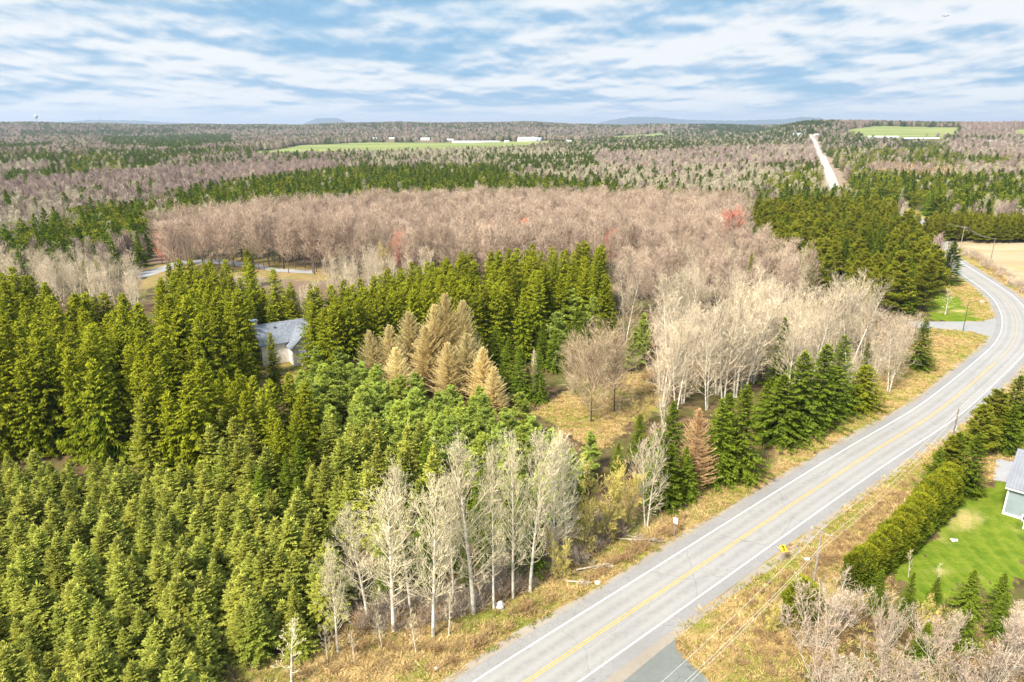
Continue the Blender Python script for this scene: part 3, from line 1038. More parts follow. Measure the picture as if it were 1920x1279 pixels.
def asphalt(name, base, worn, cracks=0.5, scale=0.5, tracks=False):
    m, (N, L, M, MIX, SS) = new_mat(name)
    tc = N('ShaderNodeTexCoord')

    def nz(s, d=6):
        n = N('ShaderNodeTexNoise')
        n.inputs['Scale'].default_value = s
        n.inputs['Detail'].default_value = d
        L(tc.outputs['Object'], n.inputs['Vector'])
        return n
    a, b, g = nz(0.12), nz(1.4, 8), nz(22, 3)
    c = MIX(SS(a.outputs[0], 0.3, 0.7), base, worn)
    c = MIX(M('MULTIPLY', SS(b.outputs[0], 0.35, 0.7), 0.35), c, tuple(x * 0.82 for x in base))
    c = MIX(M('MULTIPLY', SS(g.outputs[0], 0.4, 0.7), 0.3), c, tuple(x * 1.25 for x in worn))
    if tracks:
        at = N('ShaderNodeAttribute')
        at.attribute_name = 'var'
        sp = N('ShaderNodeSeparateXYZ')
        L(at.outputs['Vector'], sp.inputs[0])
        o_ = M('ABSOLUTE', M('SUBTRACT', M('ABSOLUTE', sp.outputs[0]), 1.8))
        wob = M('MULTIPLY', M('SUBTRACT', a.outputs[0], 0.5), 0.5)
        wheel = M('SUBTRACT', 1.0, SS(M('ABSOLUTE', M('SUBTRACT', M('ADD', o_, wob), 0.85)), 0.05, 0.5))
        c = MIX(M('MULTIPLY', wheel, 0.4), c, tuple(x * 1.16 for x in worn))
        oil = M('SUBTRACT', 1.0, SS(o_, 0.1, 0.45))
        c = MIX(M('MULTIPLY', oil, M('MULTIPLY', SS(b.outputs[0], 0.3, 0.6), 0.3)), c, tuple(x * 0.72 for x in base))
        cb = N('ShaderNodeCombineXYZ')                       # sealed cracks across and along the lanes
        L(M('MULTIPLY', sp.outputs[0], 0.10), cb.inputs[0])
        L(M('MULTIPLY', sp.outputs[1], 0.085), cb.inputs[1])
        vt = N('ShaderNodeTexVoronoi')
        vt.feature = 'DISTANCE_TO_EDGE'
        vt.inputs['Scale'].default_value = 1.0
        mv = N('ShaderNodeMixRGB')
        mv.inputs[0].default_value = 0.06
        L(cb.outputs[0], mv.inputs[1])
        L(b.outputs['Color'], mv.inputs[2])
        L(mv.outputs[0], vt.inputs['Vector'])
        c = MIX(M('MULTIPLY', M('LESS_THAN', vt.outputs[0], 0.003), 0.4), c, tuple(x * 0.4 for x in base))
        st = N('ShaderNodeTexNoise')
        st.inputs['Scale'].default_value = 0.35
        st.inputs['Detail'].default_value = 9
        L(tc.outputs['Object'], st.inputs['Vector'])
        c = MIX(M('MULTIPLY', SS(st.outputs[0], 0.60, 0.70), 0.25), c, tuple(x * 0.68 for x in base))
    if cracks:
        v = N('ShaderNodeTexVoronoi')
        v.feature = 'DISTANCE_TO_EDGE'
        v.inputs['Scale'].default_value = scale
        v.inputs['Randomness'].default_value = 1
        mp = N('ShaderNodeMixRGB')
        mp.inputs[0].default_value = 0.35
        L(tc.outputs['Object'], mp.inputs[1])
        L(b.outputs['Color'], mp.inputs[2])
        L(mp.outputs[0], v.inputs['Vector'])
        ln = M('LESS_THAN', v.outputs[0], 0.016)
        k = M('MULTIPLY', M('MULTIPLY', ln, SS(a.outputs[0], 0.42, 0.55)), cracks)
        c = MIX(k, c, tuple(x * 0.3 for x in base))
    bs = N('ShaderNodeBsdfPrincipled')
    L(c, bs.inputs['Base Color'])
    bs.inputs['Roughness'].default_value = 0.85
    o = N('ShaderNodeOutputMaterial')
    L(bs.outputs[0], o.inputs[0])
    return m


M_['lane'] = asphalt('worn_lane_asphalt', (0.250, 0.243, 0.228), (0.285, 0.275, 0.255), 0, 1, True)
M_['edge'] = asphalt('cracked_edge_asphalt', (0.21, 0.205, 0.195), (0.265, 0.255, 0.24), 0.45, 2.2)
M_['shoulder'] = asphalt('gravel_shoulder', (0.24, 0.205, 0.16), (0.31, 0.27, 0.21), 0)
M_['gravel_road'] = asphalt('pale_gravel_road', (0.36, 0.34, 0.30), (0.42, 0.40, 0.35), 0)
M_['cutting'] = asphalt('reddish_cleared_ground', (0.24, 0.16, 0.11), (0.30, 0.22, 0.14), 0)
M_['drive'] = asphalt('driveway_asphalt', (0.13, 0.14, 0.125), (0.18, 0.19, 0.175), 0.4, 0.9)
M_['side'] = asphalt('side_road_asphalt', (0.25, 0.245, 0.235), (0.29, 0.285, 0.27), 0.3, 0.6)
M_['gravel'] = asphalt('pale_gravel', (0.27, 0.27, 0.27), (0.33, 0.33, 0.34), 0)
M_['white_paint'] = plain('white_road_paint', (0.80, 0.80, 0.77), 0.7, 0.06, 1.5)
M_['yellow_paint'] = plain('yellow_road_paint', (0.62, 0.34, 0.06), 0.7, 0.08, 1.5)
M_['worn_yellow'] = plain('worn_yellow_paint', (0.42, 0.31, 0.17), 0.7, 0.12, 1.5)


def road_parts():
    c, n = main_c, main_n
    tag(ribbon('gravel_shoulder', c, n, ROAD_W - 0.1, ROAD_W + 0.9, 0.008, M_['shoulder'], wob=0.3), kind='structure')
    tag(ribbon('gravel_shoulder', c, n, -ROAD_W - 1.3, -ROAD_W + 0.1, 0.008, M_['shoulder'], wob=0.35), kind='structure')
    tag(ribbon('road', c, n, -3.75, 3.75, 0.016, M_['lane'], seg=6), kind='structure')
    tag(ribbon('road_edge', c, n, 3.75, ROAD_W, 0.013, M_['edge'], wob=0.05), kind='structure')
    tag(ribbon('road_edge', c, n, -ROAD_W, -3.75, 0.013, M_['edge'], wob=0.05), kind='structure')
    for s in (-1, 1):
        lo, hi = sorted((s * 3.50, s * 3.63))
        gap = np.ones(len(c), bool)
        me = ribbon('edge_line', c, n, lo - 0.005, hi + 0.01, 0.021, M_['white_paint'])
        tag(me, kind='structure')
    iap = int(np.argmin(np.hypot(c[:, 0] - G(1872, 674)[0], c[:, 1] - G(1872, 674)[1])))
    for o in (0.09, -0.23):
        tag(ribbon('centre_line', c[:iap], n[:iap], o, o + 0.13, 0.021, M_['yellow_paint']), kind='structure')
    tag(ribbon('centre_line', c[iap:], n[iap:], -0.12, 0.12, 0.021, M_['worn_yellow']), kind='structure')
    fn = normals(far_c)
    tag(ribbon('far_road', far_c, fn, -5.2, 5.2, 0.55, M_['gravel_road'], True), kind='structure')
    tag(ribbon('far_road_verge', far_c, fn, -15, 7, 0.3, M_['cutting'], True), kind='structure')
    for nm, P, mt, z in (('driveway', P_APRON, 'drive', 0.006), ('side_road', P_SIDE_ROAD, 'side', 0.011), ('driveway', P_DRIVE_LOT, 'gravel', 0.01),
                         ('gravel_yard', GP([(250, 514), (300, 501), (335, 489), (405, 486), (480, 494), (520, 504), (590, 507), (585, 513), (520, 510), (480, 503), (400, 494), (340, 498), (262, 524)]), 'gravel', 0.03)):
        me = bpy.data.meshes.new(nm)
        me.from_pydata([(x, y, z) for x, y in P], [], [tuple(range(len(P)))])
        me.materials.append(M_[mt])
        o = put(nm, me)
        me.update()
        if me.polygons[0].normal.z < 0:
            me.flip_normals()
        tag(o, kind='structure')


road_parts()

# ------------------------------------------------------------------ trees: where they stand
TREES = []      # kind, x, y, height, label or None, stand


def T(kind_, x, y, h, label=None, stand='', wide=1.0):
    TREES.append([kind_, float(x), float(y), float(h), label, stand, wide])


def top(kind_, u, v, h, label=None, stand='', wide=1.0):
    x, y = G(u, v, h)
    T(kind_, x, y, h, label, stand, wide)


def foot(kind_, u, v, h, label=None, stand='', wide=1.0):
    if stand == 'road spruces' and v < 930:
        wide *= 1.5
    if kind_ == 'shrub':
        wide *= 1.1
    x, y = G(u, v)
    T(kind_, x, y, h, label, stand, wide)


BUNG = G(1583, 489, 4.8)
BLOCK = [P_HOUSE, P_LAWN, P_LAWN_N, P_CLEAR, P_CLEAR2]


def near_any(x, y, dist):
    return any((t[1] - x) ** 2 + (t[2] - y) ** 2 < dist * dist for t in TREES)


def stand(kind_, poly, z, step, h0, h1, name, jit=0.35, wide=(0.9, 1.12), keep=None, block=True, mix=None):
    W = GP(poly, z)
    xs = [p[0] for p in W]
    ys = [p[1] for p in W]
    gx, gy = np.meshgrid(np.arange(min(xs), max(xs), step), np.arange(min(ys), max(ys), step))
    gx = gx + (np.arange(gx.shape[0]) % 2)[:, None] * step * 0.5
    gx = (gx + rng.normal(0, jit * step * 0.5, gx.shape)).ravel()
    gy = (gy + rng.normal(0, jit * step * 0.5, gy.shape)).ravel()
    ok = inside(W, gx, gy)
    if block:
        for B in BLOCK:
            ok &= ~inside(B, gx, gy)
        ok &= polydist([tuple(p) for p in main_c[::3]], gx, gy) > 9.5
    placed = np.array([(t[1], t[2]) for t in TREES if t[5] != name] or [(0, 0)])
    for x, y in zip(gx[ok], gy[ok]):
        if np.min(np.hypot(placed[:, 0] - x, placed[:, 1] - y)) < step * 0.62:
            continue
        uu, vv = px(x, y, (h0 + h1) / 2)
        if 468 < uu < 566 and vv < 676 and y < _hy and step > 3:
            continue
        if 1560 < uu < 1606 and 462 < vv < 502 and y < BUNG[1] + 6:
            continue
        k = kind_
        if mix and rng.random() < mix[1]:
            k = mix[0]
        T(k, x, y, h0 + (h1 - h0) * rng.random(), None, name, wide[0] + (wide[1] - wide[0]) * rng.random())
    return W


# --- single trees one can point to
foot('bigspruce', 291, 905, 14.6, 'broad pale green spruce with layered boughs standing above the young plantation', 'front')
# roadside poplars, left to right
PO = 'pale bare poplars along the road'
foot('poplar', 738, 1182, 17.5, 'bare pale poplar at the roadside, leftmost of the tall ones', PO, 1.35)
foot('poplar', 812, 1192, 19.5, 'bare poplar with a forked white trunk in front of the row', PO, 1.05)
foot('poplar', 888, 1150, 21.5, 'tallest bare poplar of the row, broad pale crown', PO, 1.2)
foot('poplar', 926, 1143, 20.5, 'slender bare poplar whose clean white trunk reaches the pale boulder', PO, 0.75)
foot('poplar', 962, 1122, 21, 'bare poplar with a grey bent trunk between two white trunks', PO, 0.8)
foot('poplar', 994, 1110, 20.5, 'bare poplar with white trunk leaning towards the road', PO, 0.9)
foot('poplar', 1036, 1066, 19, 'bare poplar behind the leaning trunk, spreading upper limbs', PO, 0.95)
foot('poplar', 1062, 1052, 17.5, 'grey bare poplar at the far end of the row beside the willows', PO, 1.0)
foot('poplar', 690, 1165, 14.5, 'small bare poplar against the young spruces, left of the row', PO, 1.2)
foot('poplar', 770, 1150, 19, 'bare poplar half hidden behind the forked one', PO, 0.9)
foot('poplar', 850, 1135, 17, 'thin bare poplar between the forked and the tallest one', PO, 0.8)
foot('poplar', 634, 1225, 13.0, 'lone thin bare poplar at the right corner of the plantation', PO, 0.9)
foot('sapling', 548, 1290, 8.2, 'young bare birch standing on the dry grass at the bottom', PO, 1.3)
foot('sapling', 615, 1240, 4.6, 'short bare sapling beside the lone thin poplar', PO)
foot('sapling', 665, 1245, 4.2, 'bare sapling on the rough grass left of the brown brush', PO)
foot('sapling', 780, 1225, 6.0, 'bare sapling rising from the brown brush in the ditch', PO)
foot('sapling', 716, 1215, 5.0, 'thin sapling at the foot of the leftmost tall poplar', PO)
foot('sapling', 842, 1190, 7.0, 'bare sapling between the poplar trunks at the ditch', PO)
foot('ash', 1213, 990, 13.5, 'grey bare tree with wide crooked limbs leaning towards the sign back', 'roadside', 0.95)
foot('willow', 1130, 1018, 11.0, 'olive leafless willow right of the poplar row', 'willows')
foot('willow', 1165, 992, 9.5, 'olive willow beside the dark undergrowth near the fallen branches', 'willows')
foot('willow', 1095, 1040, 9.0, 'low olive willow at the foot of the grey poplar', 'willows')
foot('willow', 1050, 1085, 6.5, 'low arching willow bush next to the leaning poplar', 'willows')
# roadside spruces
foot('darkspruce', 1252, 910, 14.5, 'narrow dark spruce left of the golden larch by the road', 'road spruces', 0.62)
foot('darkspruce', 1225, 925, 11, 'dark spruce behind the grey crooked tree', 'road spruces', 0.7)
foot('rustlarch', 1298, 918, 13.5, 'rusty orange larch squeezed between roadside spruces', 'larches', 0.95)
foot('darkspruce', 1340, 905, 14.5, 'dark green spruce right of the orange larch', 'road spruces', 0.75)
foot('darkspruce', 1382, 895, 16.2, 'tall dense spruce at the right end of the front roadside clump', 'road spruces', 0.72)
foot('darkspruce', 1355, 872, 13, 'spruce hidden behind the tall dense roadside spruce', 'road spruces', 0.8)
foot('darkspruce', 1455, 828, 13.0, 'broad dark spruce in the middle clump facing the road', 'road spruces', 1.05)
foot('darkspruce', 1490, 812, 16.0, 'tall dark spruce in the middle roadside clump', 'road spruces', 0.9)
foot('darkspruce', 1530, 800, 16.5, 'tallest spruce of the middle roadside clump', 'road spruces', 0.85)
foot('darkspruce', 1562, 778, 16.5, 'narrow dark spruce closing the right of the middle clump', 'road spruces', 0.75)
foot('spruce', 1612, 768, 9.5, 'olive bushy spruce right of the middle roadside clump', 'road spruces', 1.5)
foot('darkspruce', 1720, 690, 12.0, 'dark spruce beside the dry slope near the side road', 'road spruces', 0.85)
foot('darkspruce', 1432, 800, 9.0, 'small spruce behind the broad dark one of the middle clump', 'road spruces')
# pale bare trees between the clumps
CT = 'bare trees around the clearing'
foot('rosetree', 1108, 792, 13.0, 'round headed bare tree on a short dark stem in the clearing', CT, 1.05)
foot('rosetree', 1152, 772, 12.5, 'bare tree with upright dark limbs right behind the round headed one', CT, 0.95)
foot('rosetree', 1078, 742, 9.0, 'low tan bare tree at the back left of the round headed one', CT, 0.9)
foot('sapling', 1162, 776, 4.0, 'small dark bare sapling at the clearing', CT)
top('ash', 1178, 508, 19.5, 'pale bare tree with fan shaped limbs in front of the spruce wall', CT, 1.05)
foot('poplar', 1003, 738, 9.5, 'slim bare birch in front of the dark spruces at the clearing edge', CT, 0.6)
foot('ash', 1282, 757, 18.5, 'large pale bare tree at the near left corner of the grove', 'pale grove', 1.0)
foot('ash', 1345, 738, 19.0, 'wide pale bare tree in the front of the grove', 'pale grove', 1.2)
foot('ash', 1410, 718, 19.5, 'pale bare tree with many straight white stems', 'pale grove', 1.1)
foot('ash', 1447, 712, 19.5, 'pale bare tree at the right front of the grove above the dark spruces', 'pale grove', 1.1)
foot('ash', 1590, 690, 19.0, 'spreading pale bare tree behind the dark roadside clump', 'pale grove', 1.15)
foot('ash', 1665, 735, 15.5, 'bare tree leaning right over the grassy verge', 'pale grove', 1.0)
foot('ash', 1635, 720, 11.5, 'low bare tree left of the leaning one', 'pale grove', 1.1)
foot('sapling', 1772, 590, 8.5, 'pale yellowish young tree on the lawn by the side road', CT, 1.7)
foot('willow', 1205, 800, 5.5, 'low straw coloured bush on the near side of the clearing', 'willows', 1.1)
foot('ash', 1245, 800, 8.5, 'small grey bare tree between clearing and orange larch', CT, 0.9)
foot('darkspruce', 1196, 850, 7.5, 'dark conifer between the clearing tip and the sign back', 'edge spruces', 1.1)
top('ash', 1600, 522, 19.5, 'tallest pale tree right of the grove, before the pine wood', 'pale grove', 1.05)
top('ash', 1640, 540, 18.5, 'wide pale tree between the tallest one and the side road', 'pale grove', 1.05)
top('ash', 1560, 545, 18.5, 'pale tree joining the grove and the tallest pale tree', 'pale grove', 1.0)
top('ash', 1690, 595, 15.0, 'pale tree with low limbs near the side road spruce', 'pale grove', 1.0)
# golden larches
for u, v, h, w, lb in ((692, 622, 13.5, .95, 'leftmost small golden larch'), (728, 612, 14.5, .95, 'rosy twigged larch second from the left'), (766, 588, 16, 1, 'golden larch with an orange tip left of the tallest pair'),
                       (797, 615, 14.4, 1.05, 'broad straw coloured larch at the front left'), (835, 556, 20.5, .85, 'tallest larch of the golden clump'), (868, 568, 19, .8, 'orange topped larch right of the tallest'),
                       (873, 628, 14, 1.1, 'straw coloured larch below the orange topped one'), (905, 655, 12, 1.05, 'pinkish larch on the right slope of the clump'), (742, 655, 12.5, 1.1, 'low larch at the clump front'),
                       (838, 645, 12.5, 1.1, 'yellowish larch in the middle front of the clump'), (925, 690, 9.5, 1.1, 'small rosy larch at the right end of the clump'), (812, 575, 18.5, .8, 'grey golden larch just left of the tallest')):
    top('larch', u, v, h, lb, 'larches', w * 1.08)
# pines and spruces right of the larches
top('pine', 1072, 548, 13.5, 'large blue green pine with open tufts in front of the spruce wall', 'pines', 1.25)
top('pine', 1112, 560, 12.5, 'dark pine touching the large blue green one', 'pines', 1.1)
top('pine', 1045, 590, 11, 'broad pine below the large blue green one', 'pines', 1.3)
top('pine', 1208, 592, 11, 'pine leaning out of the pale grove', 'pines', 0.9)
top('pine', 1190, 625, 9, 'lower pine at the edge of the pale grove', 'pines', 1.1)
top('darkspruce', 985, 590, 11, 'spruce in front of the spruce wall left of the big pine', 'edge spruces')
top('darkspruce', 930, 610, 12, 'dark spruce right behind the golden larches', 'edge spruces')
top('darkspruce', 955, 632, 12, 'dark spruce beside the slim birch, back one', 'edge spruces')
top('darkspruce', 975, 650, 12, 'dark spruce left of the slim birch', 'edge spruces', 0.85)
top('darkspruce', 1010, 655, 11.5, 'dark spruce right of the slim birch', 'edge spruces', 0.85)
top('darkspruce', 905, 640, 10, 'spruce against the larches lower right flank', 'edge spruces')
top('darkspruce', 990, 690, 7, 'low dark spruce at the corner of the clearing', 'edge spruces')
top('darkspruce', 1015, 700, 6.5, 'lowest dark spruce bordering the dry clearing', 'edge spruces')
top('pine', 1108, 812, 7, 'bluish young pine at the near end of the clearing', 'pines')
top('pine', 1100, 850, 6, 'green young pine beside the bluish one', 'pines')
top('darkspruce', 1160, 830, 5.5, 'small dark conifer at the near tip of the clearing', 'edge spruces')
# spruces by the white house
top('spruce', 506, 624, 14, 'slim spruce standing right in front of the white house', 'front', 0.75)
top('spruce', 462, 640, 14, 'spruce below the left gable of the white house', 'front', 0.85)
top('spruce', 581, 546, 20, 'dark tall spruce covering the right corner of the white house', 'wall', 1.0)
top('spruce', 622, 575, 19, 'tall dark spruce in front row right of the white house', 'wall', 1.0)
# trees hiding the old road line
top('scots', 1722, 402, 13, 'dark pine where the road meets the wood', 'pine wood')
top('scots', 1738, 408, 12, 'dark pine beside the pale track', 'pine wood')
top('scots', 1712, 388, 13, 'pine behind the pale track', 'pine wood')
# lone trees in the distance
top('spruce', 1410, 475, 15, 'small conifer top poking out of the pale grove', 'lone', 0.6)
top('redmaple', 1372, 412, 18.5, 'red budded maple glowing at the edge of the pine wood', 'red maples', 1.3)
top('redmaple', 752, 452, 14, 'red budded maple in the left of the maple wood', 'red maples')
top('redmaple', 915, 437, 15, 'red budded maple in the centre of the maple wood', 'red maples')
top('redmaple', 985, 425, 15, 'red tinted maple right of the centre one', 'red maples')
top('redmaple', 1150, 446, 14, 'red tinted maple behind the end of the spruce wall', 'red maples')
top('redmaple', 305, 447, 12, 'rosy maple at the left corner of the maple wood', 'red maples')
top('willow', 718, 462, 13, 'yellow budded tree in front of the maple wood', 'lone', 1.0)
top('willow', 1225, 440, 13, 'yellow green budded tree among the pale crowns', 'lone', 0.6)
top('spruce', 870, 452, 15, 'narrow spruce top behind the spruce wall, left one of the pair', 'lone', 0.6)
top('spruce', 882, 445, 15, 'narrow spruce top behind the spruce wall, right one of the pair', 'lone', 0.6)
top('scots', 462, 470, 13, 'pine above the spruces in front of the gravel yard', 'lone')
top('spruce', 155, 490, 13, 'thin conifer among the pale trees, left of the pavilion', 'lone', 0.7)
top('spruce', 178, 488, 13, 'conifer beside the thin one left of the pavilion', 'lone', 0.9)

stand('spruce', [(425, 668), (470, 690), (560, 705), (590, 735), (560, 790), (480, 775), (420, 730), (380, 720)], 14, 4.0, 12, 15, 'house front', 0.5, (0.9, 1.2))
stand('spruce', [(535, 530), (585, 545), (600, 575), (575, 590), (540, 580)], 12, 4.5, 10, 13, 'house back', 0.5, (0.9, 1.2))
stand('darkspruce', [(1190, 850), (1240, 830), (1300, 815), (1325, 850), (1290, 870), (1235, 885), (1200, 880)], 8, 4.0, 7, 11, 'gap', 0.6, (0.9, 1.3), mix=('ash', 0.3))
stand('darkspruce', [(1600, 700), (1650, 690), (1700, 660), (1690, 620), (1600, 640)], 8, 6.0, 6, 9, 'gap', 0.6, (0.9, 1.3), mix=('ash', 0.6))
stand('darkspruce', [(900, 540), (1140, 520), (1160, 580), (1060, 640), (960, 600), (880, 590)], 9, 5.0, 7, 11, 'wall foot', 0.5, (0.9, 1.2))
top('spruce', 512, 505, 19, 'tall spruce with a visible stem at the right end of the back cluster', 'back', 1.0)
stand('spruce', [(430, 520), (530, 520), (600, 535), (640, 530), (600, 560), (480, 585), (430, 560)], 11, 5.5, 8, 13, 'house back', 0.8, (0.9, 1.3), mix=('ash', 0.3))
top('ash', 530, 525, 10, 'pale bare tree between the back cluster and the gravel yard', 'lone', 0.8)
# --- right hand side of the road
CB = 'cedars of the hedge beside the lawn'
hedge = [G(1597, 1110), G(1640, 1080), G(1690, 1035), G(1735, 990), G(1768, 955)]
hl = spline(hedge, 1.25)
for i, (x, y) in enumerate(hl):
    T('cedar', x + rng.normal(0, 0.15), y + rng.normal(0, 0.15), 5.6 + 2.0 * i / len(hl) + rng.normal(0, 0.12), None, CB, 1.0)
top('darkspruce', 1800, 812, 10.5, 'wide green spruce beyond the hedge end, next to the driveway', 'yard', 1.35)
top('darkspruce', 1765, 838, 9.0, 'spruce between the hedge end and the road', 'yard', 1.1)
top('darkspruce', 1838, 812, 10.0, 'spruce at the gravel drive of the grey house', 'yard', 1.1)
top('scots', 1788, 822, 9.5, 'yellow green pine leaning over the wires behind the hedge', 'yard', 1.3)
top('scots', 1875, 735, 10.5, 'bushy pine beyond the gravel drive, front one', 'yard', 1.4)
top('darkspruce', 1915, 705, 11.5, 'spruce at the right behind the bushy pine', 'yard', 1.2)
top('darkspruce', 1940, 715, 11.5, 'dark spruce cut by the picture edge beyond the grey house', 'yard', 1.3)
top('scots', 1848, 762, 9.5, 'low bushy pine between the road and the gravel drive', 'yard', 1.3)
top('darkspruce', 1905, 760, 9.0, 'dark spruce just behind the grey roof', 'yard', 1.2)
top('darkspruce', 1829, 1068, 6.4, 'dark spruce at the bottom of the lawn, the larger of two', 'yard', 1.15)
top('darkspruce', 1886, 1075, 5.2, 'dark spruce at the lawn end near the bare bushes', 'yard', 1.1)
top('darkspruce', 1760, 1082, 3.4, 'small dark spruce on the lawn edge below the sapling', 'yard', 1.1)
foot('sapling', 1757, 1105, 3.8, 'young staked tree with a dark round tuft on the lawn', 'yard', 0.8)
foot('sapling', 1703, 1082, 4.0, 'small yellowish sapling beside the hedge on the lawn', 'yard', 0.9)
foot('darkspruce', 1694, 1170, 7.0, 'narrow dark conifer below the near end of the hedge', 'yard', 0.7)
foot('darkspruce', 1640, 1150, 6.0, 'dark conifer between the hedge foot and the bare bushes', 'yard', 1.0)
foot('cedar', 1497, 1165, 5.6, 'lone cedar half covered by the large bare bush', 'yard', 1.35)
SB = 'bare bushes below the lawn'
foot('shrub', 1532, 1222, 9.0, 'large fan shaped grey bush standing before the lone cedar', SB, 0.95)
foot('shrub', 1652, 1222, 7.5, 'upright pale bush with straight stems right of the large one', SB, 0.6)
foot('shrub', 1755, 1235, 6.3, 'rounded bare bush with rusty tips before the dark spruces', SB, 0.8)
foot('shrub', 1838, 1320, 9.5, 'big rosy grey bush in the bottom corner', SB, 1.1)
foot('shrub', 1600, 1310, 5.0, 'low tangled bush at the bottom edge below the large one', SB, 1.0)
foot('shrub', 1680, 1320, 6.5, 'tangled bush at the bottom edge below the upright one', SB, 1.1)
foot('shrub', 1905, 1270, 8.0, 'pinkish bush cut by the right edge below the lawn', SB, 0.9)
foot('shrub', 1560, 1345, 6.5, 'bare bush mostly below the picture', SB, 1.1)
foot('shrub', 1760, 1350, 7.0, 'bare bush at the bottom between the tangled and the rosy one', SB, 1.0)
foot('shrub', 1590, 1175, 4.5, 'small bare bush tucked against the hedge foot', SB, 1.0)
foot('willow', 1440, 1190, 4.2, 'low straw coloured bush between wires and large bush', 'willows', 1.1)
foot('willow', 1730, 1195, 5.0, 'brown leafless thicket under the small lawn spruce', 'willows', 1.0)

foot('darkspruce', 1800, 1215, 6.0, 'dark spruce among the bare bushes under the lawn', 'yard', 1.1)
foot('darkspruce', 1725, 1240, 5.0, 'small dark conifer between the upright and the rusty bush', 'yard', 1.1)
foot('darkspruce', 1868, 1195, 6.0, 'dark spruce right of the rusty tipped bush', 'yard', 1.0)

# --- stands
stand('young', [(-70, 845), (0, 850), (150, 842), (240, 858), (330, 872), (460, 898), (560, 925), (612, 950), (628, 1040), (600, 1110), (618, 1160), (560, 1180), (500, 1175), (440, 1215), (385, 1290), (330, 1420), (-110, 1420)], 6.5, 2.6, 4.6, 7.6, 'plantation', 0.7, (1.05, 1.45))
stand('young', [(360, 800), (430, 745), (520, 755), (610, 790), (700, 800), (800, 812), (850, 850), (830, 900), (760, 930), (690, 960), (640, 945), (560, 915), (470, 890), (370, 860)], 8.5, 3.3, 6.5, 11, 'middle', 0.75, (0.95, 1.2), mix=('darkspruce', 0.22))
stand('pine', [(590, 664), (650, 668), (700, 688), (760, 704), (830, 718), (900, 730), (960, 742), (1010, 765), (1040, 800), (1120, 855), (1110, 900), (1030, 880), (900, 860), (820, 815), (700, 795), (600, 760), (545, 700)], 9.0, 4.0, 7.5, 10.5, 'pines', 0.6, (0.95, 1.25))
stand('darkspruce', [(850, 870), (1000, 890), (1120, 900), (1180, 905), (1200, 930), (1080, 980), (1000, 1010), (900, 1010), (800, 1000), (700, 1010), (640, 1000), (700, 960), (780, 930)], 7.5, 4.2, 5, 9, 'understorey', 0.6, (0.9, 1.2))
stand('spruce', [(-110, 505), (0, 500), (60, 520), (130, 540), (210, 548), (300, 558), (360, 575), (420, 600), (420, 660), (520, 690), (480, 735), (380, 730), (300, 730), (200, 700), (60, 690), (-110, 680)], 18, 4.5, 14.5, 21, 'front', 0.7, (0.95, 1.25))
stand('spruce', [(268, 512), (330, 488), (420, 484), (490, 490), (525, 520), (530, 555), (440, 565), (380, 560), (300, 545)], 19, 4.8, 17, 20, 'back', 0.5, (0.9, 1.15))
stand('spruce', [(575, 548), (620, 535), (680, 520), (740, 500), (800, 490), (860, 478), (940, 468), (1050, 458), (1105, 452), (1150, 468), (1145, 520), (1000, 530), (900, 540), (800, 552), (700, 560), (590, 575)], 19.5, 4.1, 18, 21, 'wall', 0.4, (0.9, 1.1))
stand('scots', [(1398, 392), (1440, 372), (1560, 366), (1660, 372), (1720, 400), (1742, 440), (1768, 468), (1772, 500), (1700, 520), (1640, 505), (1560, 485), (1480, 450), (1420, 425)], 14, 5.6, 12, 16, 'pine wood', 0.6, (1.0, 1.3), mix=('darkspruce', 0.35))
stand('ash', [(1240, 520), (1330, 500), (1450, 500), (1540, 510), (1600, 530), (1610, 560), (1500, 600), (1400, 620), (1300, 630), (1220, 610), (1225, 560)], 18, 7.4, 14, 20, 'pale grove', 0.8, (0.95, 1.25), mix=('darkspruce', 0.05))
stand('maple', [(1155, 470), (1250, 450), (1330, 440), (1420, 430), (1490, 460), (1560, 500), (1450, 505), (1330, 510), (1230, 520), (1165, 500)], 14, 7.0, 12, 16, 'maple grove', 0.6, (0.95, 1.25), mix=('ash', 0.25))
stand('maple', [(272, 428), (330, 402), (440, 388), (600, 378), (730, 371), (850, 366), (1000, 364), (1200, 364), (1400, 370), (1402, 420), (1330, 440), (1160, 455), (1100, 450), (900, 455), (700, 448), (500, 430), (400, 435), (300, 440)], 16.5, 6.6, 15, 18.5, 'maple wood', 0.6, (0.95, 1.25))
stand('ash', [(0, 470), (120, 470), (250, 480), (250, 505), (220, 520), (60, 500), (0, 490)], 13, 6.0, 11, 15, 'left pale grove', 0.6, (0.9, 1.2))
stand('ash', [(600, 480), (720, 462), (860, 450), (980, 445), (1000, 452), (860, 470), (740, 490), (620, 515)], 12, 6.5, 10, 14, 'pale row before the maple wood', 0.6, (0.9, 1.2))
stand('scots', [(1745, 398), (1925, 400), (2080, 402), (2080, 412), (1925, 412), (1745, 408)], 12, 4.0, 11.5, 13, 'pine wall beside the field', 0.3, (0.8, 1.0), block=False)

